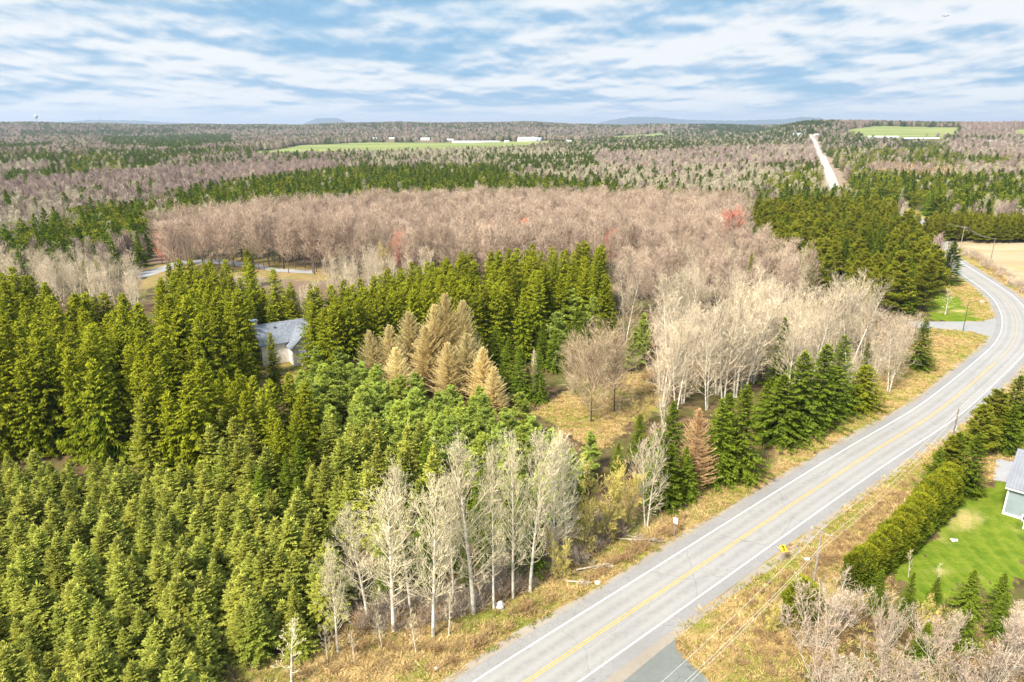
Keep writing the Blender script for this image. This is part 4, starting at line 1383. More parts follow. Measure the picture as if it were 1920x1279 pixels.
# ------------------------------------------------------------------ the country beyond
FZ = [  # painted in this order, later ones win: polygon in the photo, canopy height, weights of far kinds
    ([(-40, 255), (-40, 238), (1300, 238), (1300, 250)], dict(farmauve=5, farcream=2, farspruce=2.5)),
    ([(0, 262), (480, 258), (1240, 240), (1240, 262), (480, 276), (0, 285)], dict(farmauve=4, farcream=2, farspruce=2)),
    ([(0, 275), (100, 268), (100, 276), (0, 284)], dict(farspruce=1)),
    ([(190, 258), (430, 252), (440, 272), (330, 282), (200, 274)], dict(farspruce=8, farcream=1)),
    ([(40, 246), (330, 242), (330, 250), (40, 254)], dict(farspruce=6, farmauve=2)),
    ([(-40, 300), (300, 285), (330, 318), (-40, 350)], dict(farspruce=10, farcream=1.5, farmauve=1)),
    ([(330, 300), (480, 285), (620, 292), (600, 302), (400, 315)], dict(farspruce=3, farcream=1.5, farmauve=3)),
    ([(0, 312), (90, 306), (100, 322), (0, 330)], dict(farmauve=1, farcream=1)),
    ([(120, 295), (230, 290), (240, 325), (130, 328)], dict(farpine=4, farspruce=2, farcream=1)),
    ([(0, 345), (280, 318), (600, 302), (640, 318), (450, 345), (300, 365), (150, 385), (0, 400)], dict(farmauve=9, farcream=0.6, farspruce=0.35)),
    ([(0, 372), (270, 352), (280, 385), (0, 425)], dict(farmauve=4, farcream=3, farspruce=2)),
    ([(0, 440), (0, 405), (140, 388), (160, 395), (60, 425)], dict(farcream=4, farmauve=2)),
    ([(-60, 500), (0, 450), (60, 428), (150, 398), (300, 392), (400, 358), (450, 342), (640, 318), (900, 308), (960, 330), (1100, 345), (1180, 352), (1120, 366), (700, 374), (440, 390), (290, 410), (270, 440), (130, 460), (60, 475)], dict(farspruce=6, farpine=5, farcream=0.3)),
    ([(640, 318), (700, 296), (900, 290), (1100, 300), (900, 312)], dict(farcream=3, farspruce=2, farmauve=1)),
    ([(700, 296), (640, 285), (1000, 280), (1150, 285), (1100, 298), (900, 292)], dict(farcream=5, farspruce=1.2)),
    ([(900, 296), (1110, 292), (1130, 315), (950, 322)], dict(farspruce=4, farcream=2)),
    ([(1110, 290), (1530, 268), (1540, 300), (1300, 330), (1120, 318)], dict(farmauve=5, farcream=2, farspruce=0.5)),
    ([(940, 330), (1120, 315), (1400, 315), (1550, 330), (1565, 366), (1200, 366), (1180, 350)], dict(farcream=6, farspruce=2, farmauve=1.5)),
    ([(1420, 335), (1545, 318), (1565, 360), (1440, 362)], dict(farpine=4, farspruce=1, farcream=1.5)),
    ([(1060, 262), (1290, 245), (1530, 236), (1530, 262), (1240, 280), (1060, 288)], dict(farspruce=5, farcream=2.5, farmauve=1)),
    ([(1290, 240), (1300, 235), (1560, 233), (1560, 240)], dict(farspruce=8, farmauve=1)),
    ([(1560, 290), (1600, 262), (1800, 262), (1925, 268), (1925, 330), (1600, 330)], dict(farpine=5, farspruce=2, farcream=1, farmauve=0.8)),
    ([(1560, 280), (1600, 255), (1740, 258), (1730, 278), (1640, 284)], dict(farspruce=4, farmauve=2, farcream=1)),
    ([(1770, 262), (1925, 258), (1925, 300), (1790, 290)], dict(farmauve=6, farcream=2, farspruce=0.6)),
    ([(1620, 306), (1700, 308), (1785, 318), (1785, 336), (1620, 322)], dict(farlarch=5, farmauve=2)),
    ([(1785, 310), (1925, 305), (1925, 335), (1790, 335)], dict(farmauve=3, farpine=2, farcream=2)),
    ([(1585, 330), (1925, 330), (1925, 395), (1600, 380), (1570, 350)], dict(farpine=6, farspruce=4, farcream=0.8)),
    ([(1800, 232), (1925, 224), (1925, 256), (1800, 256)], dict(farmauve=6, farcream=1)),
    ([(60, 239), (330, 239), (330, 243), (60, 243)], dict(farmauve=3, farspruce=2)),
    ([(1570, 230), (1800, 229), (1800, 232), (1640, 233), (1585, 240)], dict(farmauve=4, farspruce=1)),
]
FW = [(GP(p, 9.0), w) for p, w in FZ]
FREE = [P_FARM, P_HILLF, P_HILLF2, P_PALE1, P_FIELD, P_PARK]
near_polys = [GP(p, 12) for p in ([(272, 428), (330, 402), (440, 388), (600, 378), (730, 371), (850, 366), (1400, 370), (1402, 440), (900, 500), (400, 500), (272, 470)],
                                  [(1398, 392), (1440, 372), (1560, 366), (1660, 372), (1720, 400), (1772, 500), (1480, 500)])]
FAR = []
BARNS = [  # photo position, length, depth, wall height, turn, body, roof, words
    (703, 261, 16, 10, 4, 0.2, 'white', 'tin', 'small white farm house farthest left of the farm row'),
    (735, 261, 22, 10, 4, -0.1, 'cream', 'tin', 'low cream shed between the small house and the dark evergreens'),
    (797, 263, 34, 12, 6, 0.15, 'white', 'tin', 'white barn with pale roof in the left of the farm row'),
    (818, 261, 40, 12, 4, 0.05, 'greyw', 'bluetin', 'bluish roofed shed joined behind the left white barn'),
    (845, 264, 26, 10, 4, -0.3, 'greyw', 'tin', 'grey shed right of the bluish roofed one'),
    (892, 268, 150, 12, 3, 0.03, 'white', 'tin', 'very long low white stable across the green field'),
    (950, 267, 14, 9, 3.5, 0.3, 'white', 'tin', 'tiny white shed at the right end of the long stable'),
    (988, 265, 56, 26, 7, 0.25, 'white', 'tin', 'largest white barn with a wide pale roof'),
    (1008, 264, 28, 16, 5, -0.5, 'bluew', 'bluetin', 'bluish annex on the right of the largest barn'),
    (1075, 263, 30, 12, 6, -0.15, 'white', 'tin', 'white farm house with pale roof on the right of the row'),
    (1066, 267, 14, 9, 4, 0.2, 'white', 'tin', 'small white shed below the right farm house'),
    (1495, 255, 26, 14, 5, 0.1, 'white', 'bluetin', 'pale blue roofed house left of the far road top'),
    (1530, 255, 16, 10, 4, 0.4, 'cream', 'tin', 'cream house right beside the far road top'),
    (1655, 259, 90, 9, 3, 0.05, 'greyw', 'white', 'long dark sided shed with white roof under the hill field'),
    (1725, 262, 110, 9, 3, 0.12, 'greyw', 'white', 'longer white roofed shed right under the hill field'),
    (1858, 268, 18, 10, 4, -0.2, 'cream', 'tin', 'small cream house among bare trees far right'),
    (352, 356, 11, 8, 3.5, 0.1, 'white', 'tin', 'lone pale cabin in the middle of the rosy woods')]
BARN_XY = [G(b[0], b[1]) for b in BARNS]


def scatter_far():
    r = 285.0
    names = ['farspruce', 'farpine', 'farmauve', 'farcream', 'farlarch']
    while r < 6800:
        s = 5.4 + (r - 285) * 0.0052
        a0, a1 = R(-41), R(41)
        n = int((a1 - a0) * r / s)
        a = a0 + (np.arange(n) + rng.random(n)) * (a1 - a0) / n
        rr = r + rng.random(n) * s
        x, y = rr * np.sin(a), rr * np.cos(a)
        ok = np.ones(n, bool)
        for P in FREE + near_polys:
            ok &= ~inside(P, x, y)
        ok &= polydist([tuple(p) for p in main_c[::6]], x, y) > 13
        df = polydist([tuple(p) for p in far_c], x, y)
        for (bx, by), b in zip(BARN_XY, BARNS):
            q = 1 - (b[2] * 0.6 + (330 if b[0] < 1100 and b[1] < 275 else 60)) / math.hypot(bx, by)
            ok &= polydist([(bx * q, by * q), (bx, by)], x, y) > b[2] * 0.55 + 4
        ok &= df > 13
        x, y = x[ok], y[ok]
        if not len(x):
            r += s
            continue
        # patches of conifers among leafless wood where nothing else is drawn
        nz = np.sin(x / 90 + 2 * np.sin(y / 140)) + np.sin(y / 70 + x / 210)
        W = np.zeros((len(x), len(names)))
        W[:] = [dict(farspruce=2.4, farpine=1.0, farmauve=3, farcream=1.2).get(k, 0) for k in names]
        W[nz > 0.7] = [dict(farspruce=5, farpine=2, farmauve=0.7, farcream=0.7).get(k, 0) for k in names]
        for P, w in FW:
            W[inside(P, x, y)] = [w.get(k, 0) for k in names]
        W = W / W.sum(1, keepdims=True)
        c = np.minimum((np.cumsum(W, 1) < rng.random(len(x))[:, None]).sum(1), len(names) - 1)
        hs = (10.5 + 4.5 * rng.random(len(x))) * (1 + 0.00006 * r)
        for k in range(len(x)):
            FAR.append((names[c[k]], x[k], y[k], hs[k], s / 5.4))
        r += s


scatter_far()

# ------------------------------------------------------------------ trees: build them
DESC = {  # key: object name, category, trunk part or not, words for the label, what the leftover mass is called
    'young': ('young_spruce', 'spruce'), 'spruce': ('tall_spruce', 'spruce'), 'darkspruce': ('dark_spruce', 'spruce'), 'bigspruce': ('broad_spruce', 'spruce'),
    'pine': ('white_pine', 'pine'), 'scots': ('dense_pine', 'pine'), 'rustlarch': ('larch', 'larch'), 'larch': ('larch', 'larch'), 'poplar': ('bare_poplar', 'poplar'), 'ash': ('pale_bare_tree', 'bare tree'),
    'maple': ('bare_maple', 'maple'), 'redmaple': ('red_maple', 'maple'), 'willow': ('willow', 'willow'), 'shrub': ('bare_bush', 'bush'), 'rosetree': ('bare_tree', 'bare tree'),
    'cedar': ('hedge_cedar', 'cedar'), 'sapling': ('sapling', 'sapling')}
WORDS = {'plantation': 'light green young plantation spruce', 'middle': 'mid green spruce behind the plantation', 'pines': 'tufted light green pine',
         'understorey': 'low dark conifer', 'front': 'tall yellow green spruce', 'back': 'tall dark yard spruce', 'house front': 'drooping spruce below the white house', 'house back': 'mid sized spruce behind the white house', 'gap': 'conifer behind the sign back', 'wall foot': 'low wall foot spruce', 'wall': 'tall dark wall spruce',
         'pine wood': 'dark pine by the curve', 'pale grove': 'pale grove tree', 'maple grove': 'rosy bare maple', 'maple wood': 'brown bare maple',
         'left pale grove': 'whitish bare tree', 'pale row before the maple wood': 'pale bare tree', 'pine wall beside the field': 'pine of the straight row',
         'cedars of the hedge beside the lawn': 'yellow topped hedge cedar'}
GROUPS = {'plantation': 'young spruces of the plantation', 'middle': 'spruces between plantation and pines', 'pines': 'tufted pines below the larches', 'understorey': 'low conifers behind the poplars',
          'front': 'tall spruces of the old stand', 'back': 'spruces before the gravel yard', 'house front': 'spruces below the white house', 'house back': 'spruces behind the white house', 'wall foot': 'low spruces at the foot of the wall', 'gap': 'mixed trees behind the sign back', 'wall': 'spruces of the long wall', 'pine wood': 'conifers of the wood by the curve', 'pale grove': 'pale bare trees of the grove',
          'maple grove': 'rosy maples behind the grove', 'maple wood': 'bare maples of the brown wood', 'larches': 'golden larches', 'willows': 'leafless willows', 'road spruces': 'spruces along the road',
          'edge spruces': 'spruces by the clearing', 'red maples': 'red budded maples'}
LAND = [(G(291, 905), 'the broad spruce'), (G(634, 1225), 'the lone thin poplar'), (G(548, 1290), 'the young birch'), (G(0, 1279), 'the bottom left corner'), (G(0, 1100), 'the left picture edge'), (G(300, 1279), 'the middle bottom edge'),
        (G(520, 660), 'the white house'), (G(835, 720), 'the tallest larch'), (G(1108, 792), 'the round headed tree'), (G(926, 1143), 'the pale boulder'), (G(250, 530), 'the pavilion'), (G(0, 700), 'the upper left edge'),
        (G(1580, 520), 'the brown roof'), (G(1375, 470), 'the red maple'), (G(1805, 620), 'the street lamp'), (G(1760, 452), 'the poles'), (G(400, 500), 'the gravel yard'), (G(1130, 560), 'the end of the spruce wall'),
        (G(700, 560), 'the spruce wall centre'), (G(1280, 755), 'the grove corner'), (G(720, 510), 'the yellow tree'), (G(1200, 460), 'the maple wood centre'), (G(1768, 955), 'the far hedge end'), (G(1597, 1110), 'the near hedge end'),
        (G(150, 1000), 'the plantation centre'), (G(150, 780), 'the foot of the old stand'), (G(500, 950), 'the plantation back edge')]
ORD = 'nearest|second|third|fourth|fifth|sixth|seventh|eighth|ninth|tenth|eleventh|twelfth'.split('|')
T20 = {2: 'twenty', 3: 'thirty', 4: 'forty', 5: 'fifty', 6: 'sixty', 7: 'seventy', 8: 'eighty', 9: 'ninety'}
TEEN = {13: 'thirteenth', 14: 'fourteenth', 15: 'fifteenth', 16: 'sixteenth', 17: 'seventeenth', 18: 'eighteenth', 19: 'nineteenth'}
TENTH = {2: 'twentieth', 3: 'thirtieth', 4: 'fortieth', 5: 'fiftieth', 6: 'sixtieth', 7: 'seventieth', 8: 'eightieth', 9: 'ninetieth'}


def ordinal(i):
    if i == 0:
        return 'nearest'
    i += 1
    if i <= 12:
        return ORD[i - 1] + ' nearest'
    if i < 20:
        return TEEN[i] + ' nearest'
    if i < 100:
        return (TENTH[i // 10] if i % 10 == 0 else T20[i // 10] + '-' + ('first' if i % 10 == 1 else ORD[i % 10 - 1])) + ' nearest'
    return 'hundredth nearest' if i == 100 else 'hundred and ' + ordinal(i - 101).replace('nearest', 'nearest') if i > 101 else 'hundred and first nearest'


PROTO_COL = bpy.data.collections.new('plant_kinds')      # never linked to the scene: only read by the masses
PROTO_IDX = {}


def build_protos():
    i = 0
    for k, lst in ALLK.items():
        for h, t, c in lst:
            # one joined mesh for the masses
            if t is None:
                me = c
            else:
                me = joined(k + '_whole', t, c)
            o = bpy.data.objects.new('p%04d' % i, me)
            PROTO_COL.objects.link(o)
            PROTO_IDX.setdefault(k, []).append((i, h))
            i += 1


def joined(name, a, b):
    def rd(me):
        v = np.zeros(len(me.vertices) * 3, np.float32)
        me.vertices.foreach_get('co', v)
        l = np.zeros(len(me.loops), np.int32)
        me.loops.foreach_get('vertex_index', l)
        t = np.zeros(len(me.vertices) * 3, np.float32)
        me.attributes['var'].data.foreach_get('vector', t)
        return v.reshape(-1, 3), l.reshape(-1, 4), t.reshape(-1, 3)
    va, fa, ta = rd(a)
    vb, fb, tb = rd(b)
    me = mesh_np(name, np.concatenate([va, vb]), np.concatenate([fa, fb + len(va)]), a.materials[0], np.concatenate([ta, tb]))
    me.materials.append(b.materials[0])
    mi = np.concatenate([np.zeros(len(fa), np.int32), np.ones(len(fb), np.int32)])
    me.polygons.foreach_set('material_index', mi)
    return me


def gn_mass(name, pts, idx, scl, rot, label, cat, wide=None):
    """one object that carries a mass of plants on its points"""
    me = bpy.data.meshes.new(name)
    me.vertices.add(len(pts))
    me.vertices.foreach_set('co', np.asarray(pts, np.float32).ravel())
    a = me.attributes.new('idx', 'INT', 'POINT')
    a.data.foreach_set('value', np.asarray(idx, np.int32))
    a = me.attributes.new('scl', 'FLOAT_VECTOR', 'POINT')
    s = np.asarray(scl, np.float32)
    w = s if wide is None else s * np.asarray(wide, np.float32)
    a.data.foreach_set('vector', np.stack([w, w, s], 1).ravel())
    a = me.attributes.new('rot', 'FLOAT_VECTOR', 'POINT')
    rt = np.zeros((len(pts), 3), np.float32)
    rt[:, 2] = rot
    a.data.foreach_set('vector', rt.ravel())
    o = put(name, me)
    ng = bpy.data.node_groups.new(name + '_nodes', 'GeometryNodeTree')
    ng.interface.new_socket('Geometry', in_out='INPUT', socket_type='NodeSocketGeometry')
    ng.interface.new_socket('Geometry', in_out='OUTPUT', socket_type='NodeSocketGeometry')
    gi, go = ng.nodes.new('NodeGroupInput'), ng.nodes.new('NodeGroupOutput')
    ci = ng.nodes.new('GeometryNodeCollectionInfo')
    ci.inputs['Collection'].default_value = PROTO_COL
    ci.inputs['Separate Children'].default_value = True
    ci.inputs['Reset Children'].default_value = True
    ip = ng.nodes.new('GeometryNodeInstanceOnPoints')
    ip.inputs['Pick Instance'].default_value = True

    def attr(nm, t):
        n = ng.nodes.new('GeometryNodeInputNamedAttribute')
        n.data_type = t
        n.inputs['Name'].default_value = nm
        return n.outputs['Attribute']
    ng.links.new(gi.outputs[0], ip.inputs['Points'])
    ng.links.new(ci.outputs[0], ip.inputs['Instance'])
    ng.links.new(attr('idx', 'INT'), ip.inputs['Instance Index'])
    ng.links.new(attr('rot', 'FLOAT_VECTOR'), ip.inputs['Rotation'])
    ng.links.new(attr('scl', 'FLOAT_VECTOR'), ip.inputs['Scale'])
    ng.links.new(ip.outputs[0], go.inputs[0])
    md = o.modifiers.new('plants', 'NODES')
    md.node_group = ng
    return tag(o, label, cat, kind='stuff')


def place_trees():
    byname = {}
    for t in TREES:
        byname.setdefault(DESC[t[0]][0], []).append(t)
    rank = {}
    for nm, lst in byname.items():
        def key(t):
            u, v = px(t[1], t[2], t[3])
            u2, v2 = px(t[1], t[2], 0)
            t.append(bool(-15 < u < 1935 and v < 1270 and t[2] > 10))
            return (t[4] is None, not t[7], math.hypot(t[1], t[2]))
        lst.sort(key=key)
        rest = []
        count = 0
        for t in lst:
            k, x, y, h, label, st, wide, vis = t
            if label is None and (not vis or count >= 296):
                rest.append(t)
                continue
            count += 1
            ph, tm, cm = KIND[k][int(rng.integers(len(KIND[k])))]
            s = h / ph
            group = GROUPS.get(st, st if len(st) > 12 else None)
            if label is None:
                d = [(math.hypot(x - p[0], y - p[1]), i) for i, (p, _) in enumerate(LAND)]
                di, li = min(d)
                rank.setdefault((st, k, li), []).append((di, len(BUILT)))
            e = empty(nm, (x, y, float(terrain(x, y))), rng.random() * 6.28)
            e.scale = (s * wide, s * wide, s)
            tag(e, label, DESC[k][1], group)
            put('trunk', tm, e)
            put('branches' if k in BARE else 'crown', cm, e)
            BUILT.append((e, k, st))
        if rest:
            pts = [(t[1], t[2], float(terrain(t[1], t[2]))) for t in rest]
            ch = [PROTO_IDX[t[0]][int(rng.integers(len(PROTO_IDX[t[0]])))] for t in rest]
            LEFT.setdefault(nm, []).extend((p, c[0], t[3] / c[1], t[6]) for p, c, t in zip(pts, ch, rest))
    for (st, k, li), lst in rank.items():
        lst.sort()
        for i, (_, bi) in enumerate(lst):
            e = BUILT[bi][0]
            w = WORDS.get(st, 'tree of the wood')
            if k == 'darkspruce' and st in ('middle', 'pine wood'):
                w = 'dark wood spruce' if st == 'pine wood' else 'darker plantation spruce'
            if k == 'ash' and st == 'house back':
                w = 'pale bare tree behind the house'
            if k == 'darkspruce' and st == 'pale grove':
                w = 'dark conifer among pale grove trees'
            if k == 'ash' and st == 'gap':
                w = 'bare tree between dark conifers'
            if k == 'ash' and st == 'maple grove':
                w = 'pale bare tree among rosy maples'
            e['label'] = '%s, %s to %s' % (w, ordinal(i), LAND[li][1])


BARE = ('poplar', 'ash', 'maple', 'redmaple', 'willow', 'shrub', 'rosetree', 'sapling')
BUILT, LEFT = [], {}
build_protos()
place_trees()
MASS = {'farspruce': ('spruce_forest', 'distant dark conifers scattered through the woods to the horizon', 'forest', 'dark_spruce'), 'farpine': ('pine_forest', 'distant yellow green pine woods', 'forest', 'dense_pine'),
        'farmauve': ('maple_forest', 'distant leafless rosy brown woods', 'forest', 'bare_maple'), 'farcream': ('poplar_forest', 'distant leafless cream coloured woods', 'forest', 'pale_bare_tree'),
        'farlarch': ('larch_forest', 'distant tan larch belt right of the far road', 'forest', 'larch')}
for k, (nm, lb, cat, near) in MASS.items():
    sel = [f for f in FAR if f[0] == k]
    pts = [(f[1], f[2], float(terrain(f[1], f[2]))) for f in sel]
    ch = [PROTO_IDX[k][int(rng.integers(len(PROTO_IDX[k])))] for f in sel]
    idx = [c[0] for c in ch]
    scl = [f[3] / c[1] for f, c in zip(sel, ch)]
    wd = [min(2.2, 0.9 + 0.35 * (f[4] - 1)) for f in sel]
    for p, i, s, w in LEFT.pop(near, []):
        pts.append(p)
        idx.append(i)
        scl.append(s)
        wd.append(w)
    gn_mass(nm, pts, idx, scl, rng.random(len(pts)) * 6.28, lb, cat, wd)
for nm, lst in LEFT.items():
    if len(lst):
        gn_mass(nm + '_thicket', [l[0] for l in lst], [l[1] for l in lst], [l[2] for l in lst], rng.random(len(lst)) * 6.28, 'rest of the crowded ' + nm.replace('_', ' ') + ' stand, too many to count', 'forest', [l[3] for l in lst])
print('trees', len(TREES), 'far', len(FAR), 'built', len(BUILT), {k: len(v) for k, v in LEFT.items()})

# ------------------------------------------------------------------ grass, brush and undergrowth


def cover():
    mc = [tuple(p) for p in main_c[::3]]
    def scatter(n, x0, x1, y0, y1):
        return rng.uniform(x0, x1, n), rng.uniform(y0, y1, n)
    roads = [P_APRON, P_SIDE_ROAD, P_DRIVE_LOT, P_PARK]

    def clear(x, y, lawns=True):
        ok = np.ones(len(x), bool)
        for P in roads + ([P_LAWN, P_LAWN_N] if lawns else []):
            ok &= ~inside(P, x, y)
        return ok
    # verge grass
    x, y = scatter(240000, -60, 190, 36, 330)
    u, v = px(x, y, 0)
    d = polydist(mc, x, y)
    zone = (d < 19) | inside(P_CLEAR, x, y) | inside(P_CLEAR2, x, y)
    ok = (d > ROAD_W + 0.35 + 0.5 * rng.random(len(x))) & zone & clear(x, y) & (u > -40) & (u < 1990) & (v < 1330) & (rng.random(len(x)) < 1.35 - y / 260)
    x, y, d = x[ok], y[ok], d[ok]
    pat = np.sin(x * 0.22 + 1.5 * np.sin(y * 0.13)) + np.sin(y * 0.31 + x * 0.12) + rng.normal(0, 0.5, len(x))
    g = (pat > 0.45) | ((d < 9.0) & (rng.random(len(x)) < 0.25))
    for nm, sel, ks, lb in (('dry_grass', ~g, ('drygrass', 'flatgrass'), 'straw coloured dead grass on the road verges and in the clearing'),
                            ('green_grass', g, ('greengrass', 'greengrass', 'drygrass'), 'fresh green grass tufts along the road verges')):
        n = int(sel.sum())
        ch = [PROTO_IDX[ks[int(rng.integers(len(ks)))]][int(rng.integers(2))][0] for _ in range(n)]
        sc = 0.7 + 0.6 * rng.random(n)
        gn_mass(nm, np.stack([x[sel], y[sel], np.zeros(n)], 1), ch, sc, rng.random(n) * 6.28, lb, 'grass')
    # brush in the ditches
    pts, ch, sc = [], [], []
    for poly, n, ks, s0 in (
            (GP([(560, 1270), (700, 1200), (820, 1215), (960, 1150), (1080, 1100), (1000, 1165), (900, 1215), (830, 1262), (700, 1250)]), 150, ('brush', 'flatgrass', 'drygrass'), 0.8),
            (GP([(1080, 1100), (1180, 1030), (1290, 965), (1270, 1000), (1180, 1050), (1100, 1095)]), 90, ('brush',), 0.7),
            (GP([(640, 1190), (760, 1190), (900, 1145), (1060, 1070), (1180, 1000), (1150, 960), (1000, 1040), (860, 1110), (700, 1150)]), 480, ('brush', 'palebrush', 'greengrass', 'palebrush'), 0.95),
            (GP([(1400, 1120), (1560, 1020), (1700, 900), (1720, 905), (1600, 1030), (1500, 1110), (1420, 1180)]), 260, ('brush', 'brush', 'flatgrass'), 0.6),
            (GP([(1340, 1180), (1440, 1130), (1500, 1150), (1560, 1279), (1400, 1279)]), 260, ('brush', 'flatgrass', 'greengrass', 'flatgrass'), 0.55),
            (GP([(1600, 1160), (1700, 1160), (1920, 1120), (1960, 1400), (1500, 1400), (1520, 1230)]), 420, ('brush', 'greengrass', 'flatgrass', 'greengrass'), 0.8),
            (GP([(1780, 470), (1830, 490), (1900, 540), (1960, 575), (1960, 560), (1900, 520), (1835, 478), (1790, 462)]), 240, ('brush', 'palebrush'), 1.0),
            (GP([(1680, 660), (1740, 630), (1800, 640), (1780, 670), (1720, 700), (1660, 720)]), 90, ('brush', 'flatgrass'), 0.6),
            (GP([(1220, 740), (1500, 690), (1650, 700), (1720, 640), (1700, 560), (1250, 600), (1180, 660)]), 900, ('brush', 'palebrush'), 1.2),
            (GP([(1740, 900), (1800, 860), (1880, 800), (1920, 770), (1920, 800), (1880, 850), (1850, 900)]), 80, ('brush', 'greengrass'), 0.7)):
        xs, ys = [p[0] for p in poly], [p[1] for p in poly]
        m = 0
        while m < n:
            x, y = rng.uniform(min(xs), max(xs), 400), rng.uniform(min(ys), max(ys), 400)
            ok = inside(poly, x, y) & clear(x, y) & (polydist(mc, x, y) > ROAD_W + 1.6)
            if not ok.any():
                break
            for a, b in zip(x[ok], y[ok]):
                k = ks[int(rng.integers(len(ks)))]
                pts.append((a, b, 0))
                ch.append(PROTO_IDX[k][int(rng.integers(len(PROTO_IDX[k])))][0])
                sc.append(s0 * (0.6 + 0.8 * rng.random()) * (1.4 if 'grass' in k else 1))
                m += 1
                if m >= n:
                    break
    gn_mass('brush', pts, ch, sc, rng.random(len(pts)) * 6.28, 'brown leafless brush and weeds in the ditches and under the trees', 'brush')


cover()

# ------------------------------------------------------------------ built things
for k, c in dict(white=(0.74, 0.72, 0.68), cream=(0.60, 0.55, 0.45), greyw=(0.34, 0.34, 0.34), bluew=(0.40, 0.46, 0.52)).items():
    M_['w_' + k] = plain(k + '_wall_boards', c, 0.8, 0.05, 1.0, stripes=(2, 0.2, 0.8))
M_['tin'] = plain('pale_tin_roof', (0.50, 0.52, 0.54), 0.55, 0.05, 0.6)
M_['bluetin'] = plain('bluish_tin_roof', (0.36, 0.45, 0.55), 0.55, 0.05, 0.6)
M_['white'] = plain('white_roof', (0.72, 0.72, 0.72), 0.7, 0.04, 0.6)
M_['ribbed'] = plain('ribbed_metal_roof', (0.23, 0.24, 0.26), 0.45, 0.04, 0.6, 0.2, stripes=(0, 0.42, 0.72))
M_['shingle'] = plain('grey_shingles', (0.17, 0.19, 0.22), 0.9, 0.12, 2.5, stripes=(2, 0.22, 0.82))
M_['brown_shingle'] = plain('brown_shingles', (0.30, 0.22, 0.17), 0.9, 0.12, 2.5, stripes=(2, 0.22, 0.82))
M_['stucco'] = plain('off_white_boards', (0.74, 0.69, 0.63), 0.85, 0.06, 1.5, stripes=(0, 0.3, 0.85))
M_['siding'] = plain('blue_grey_siding', (0.23, 0.28, 0.30), 0.75, 0.03, 1.0, stripes=(2, 0.16, 0.8))
M_['trim'] = plain('white_trim', (0.78, 0.78, 0.76), 0.6, 0.016)
M_['glass'] = plain('window_glass', (0.05, 0.06, 0.08), 0.15, 0.05)
M_['brick'] = plain('pinkish_white_masonry', (0.62, 0.54, 0.48), 0.9, 0.1, 4.0, stripes=(2, 0.25, 0.75))
M_['wood'] = plain('weathered_pole_wood', (0.20, 0.16, 0.125), 0.9, 0.15, 3.0)
M_['greywood'] = plain('silvered_wood', (0.30, 0.26, 0.21), 0.9, 0.15, 3.0)
M_['metal'] = plain('galvanised_steel', (0.40, 0.40, 0.40), 0.5, 0.05, 3.0, 0.5)
M_['dark_metal'] = plain('dark_lamp_steel', (0.10, 0.10, 0.10), 0.5, 0.05, 3.0, 0.3)
M_['wire'] = plain('bright_aluminium_wire', (0.62, 0.58, 0.50), 0.5, 0.05, 3.0)
M_['sign_yellow'] = plain('yellow_sign_sheet', (0.85, 0.52, 0.02), 0.5, 0.02)
M_['black'] = plain('black_print', (0.02, 0.02, 0.02), 0.6, 0.05)
M_['sign_white'] = plain('white_sign_sheet', (0.80, 0.80, 0.80), 0.5, 0.016)
M_['stone'] = plain('pale_boulder_stone', (0.55, 0.48, 0.44), 0.9, 0.18, 4.0, bump=0.5)
M_['porcelain'] = plain('insulator', (0.5, 0.5, 0.5), 0.3, 0.05)


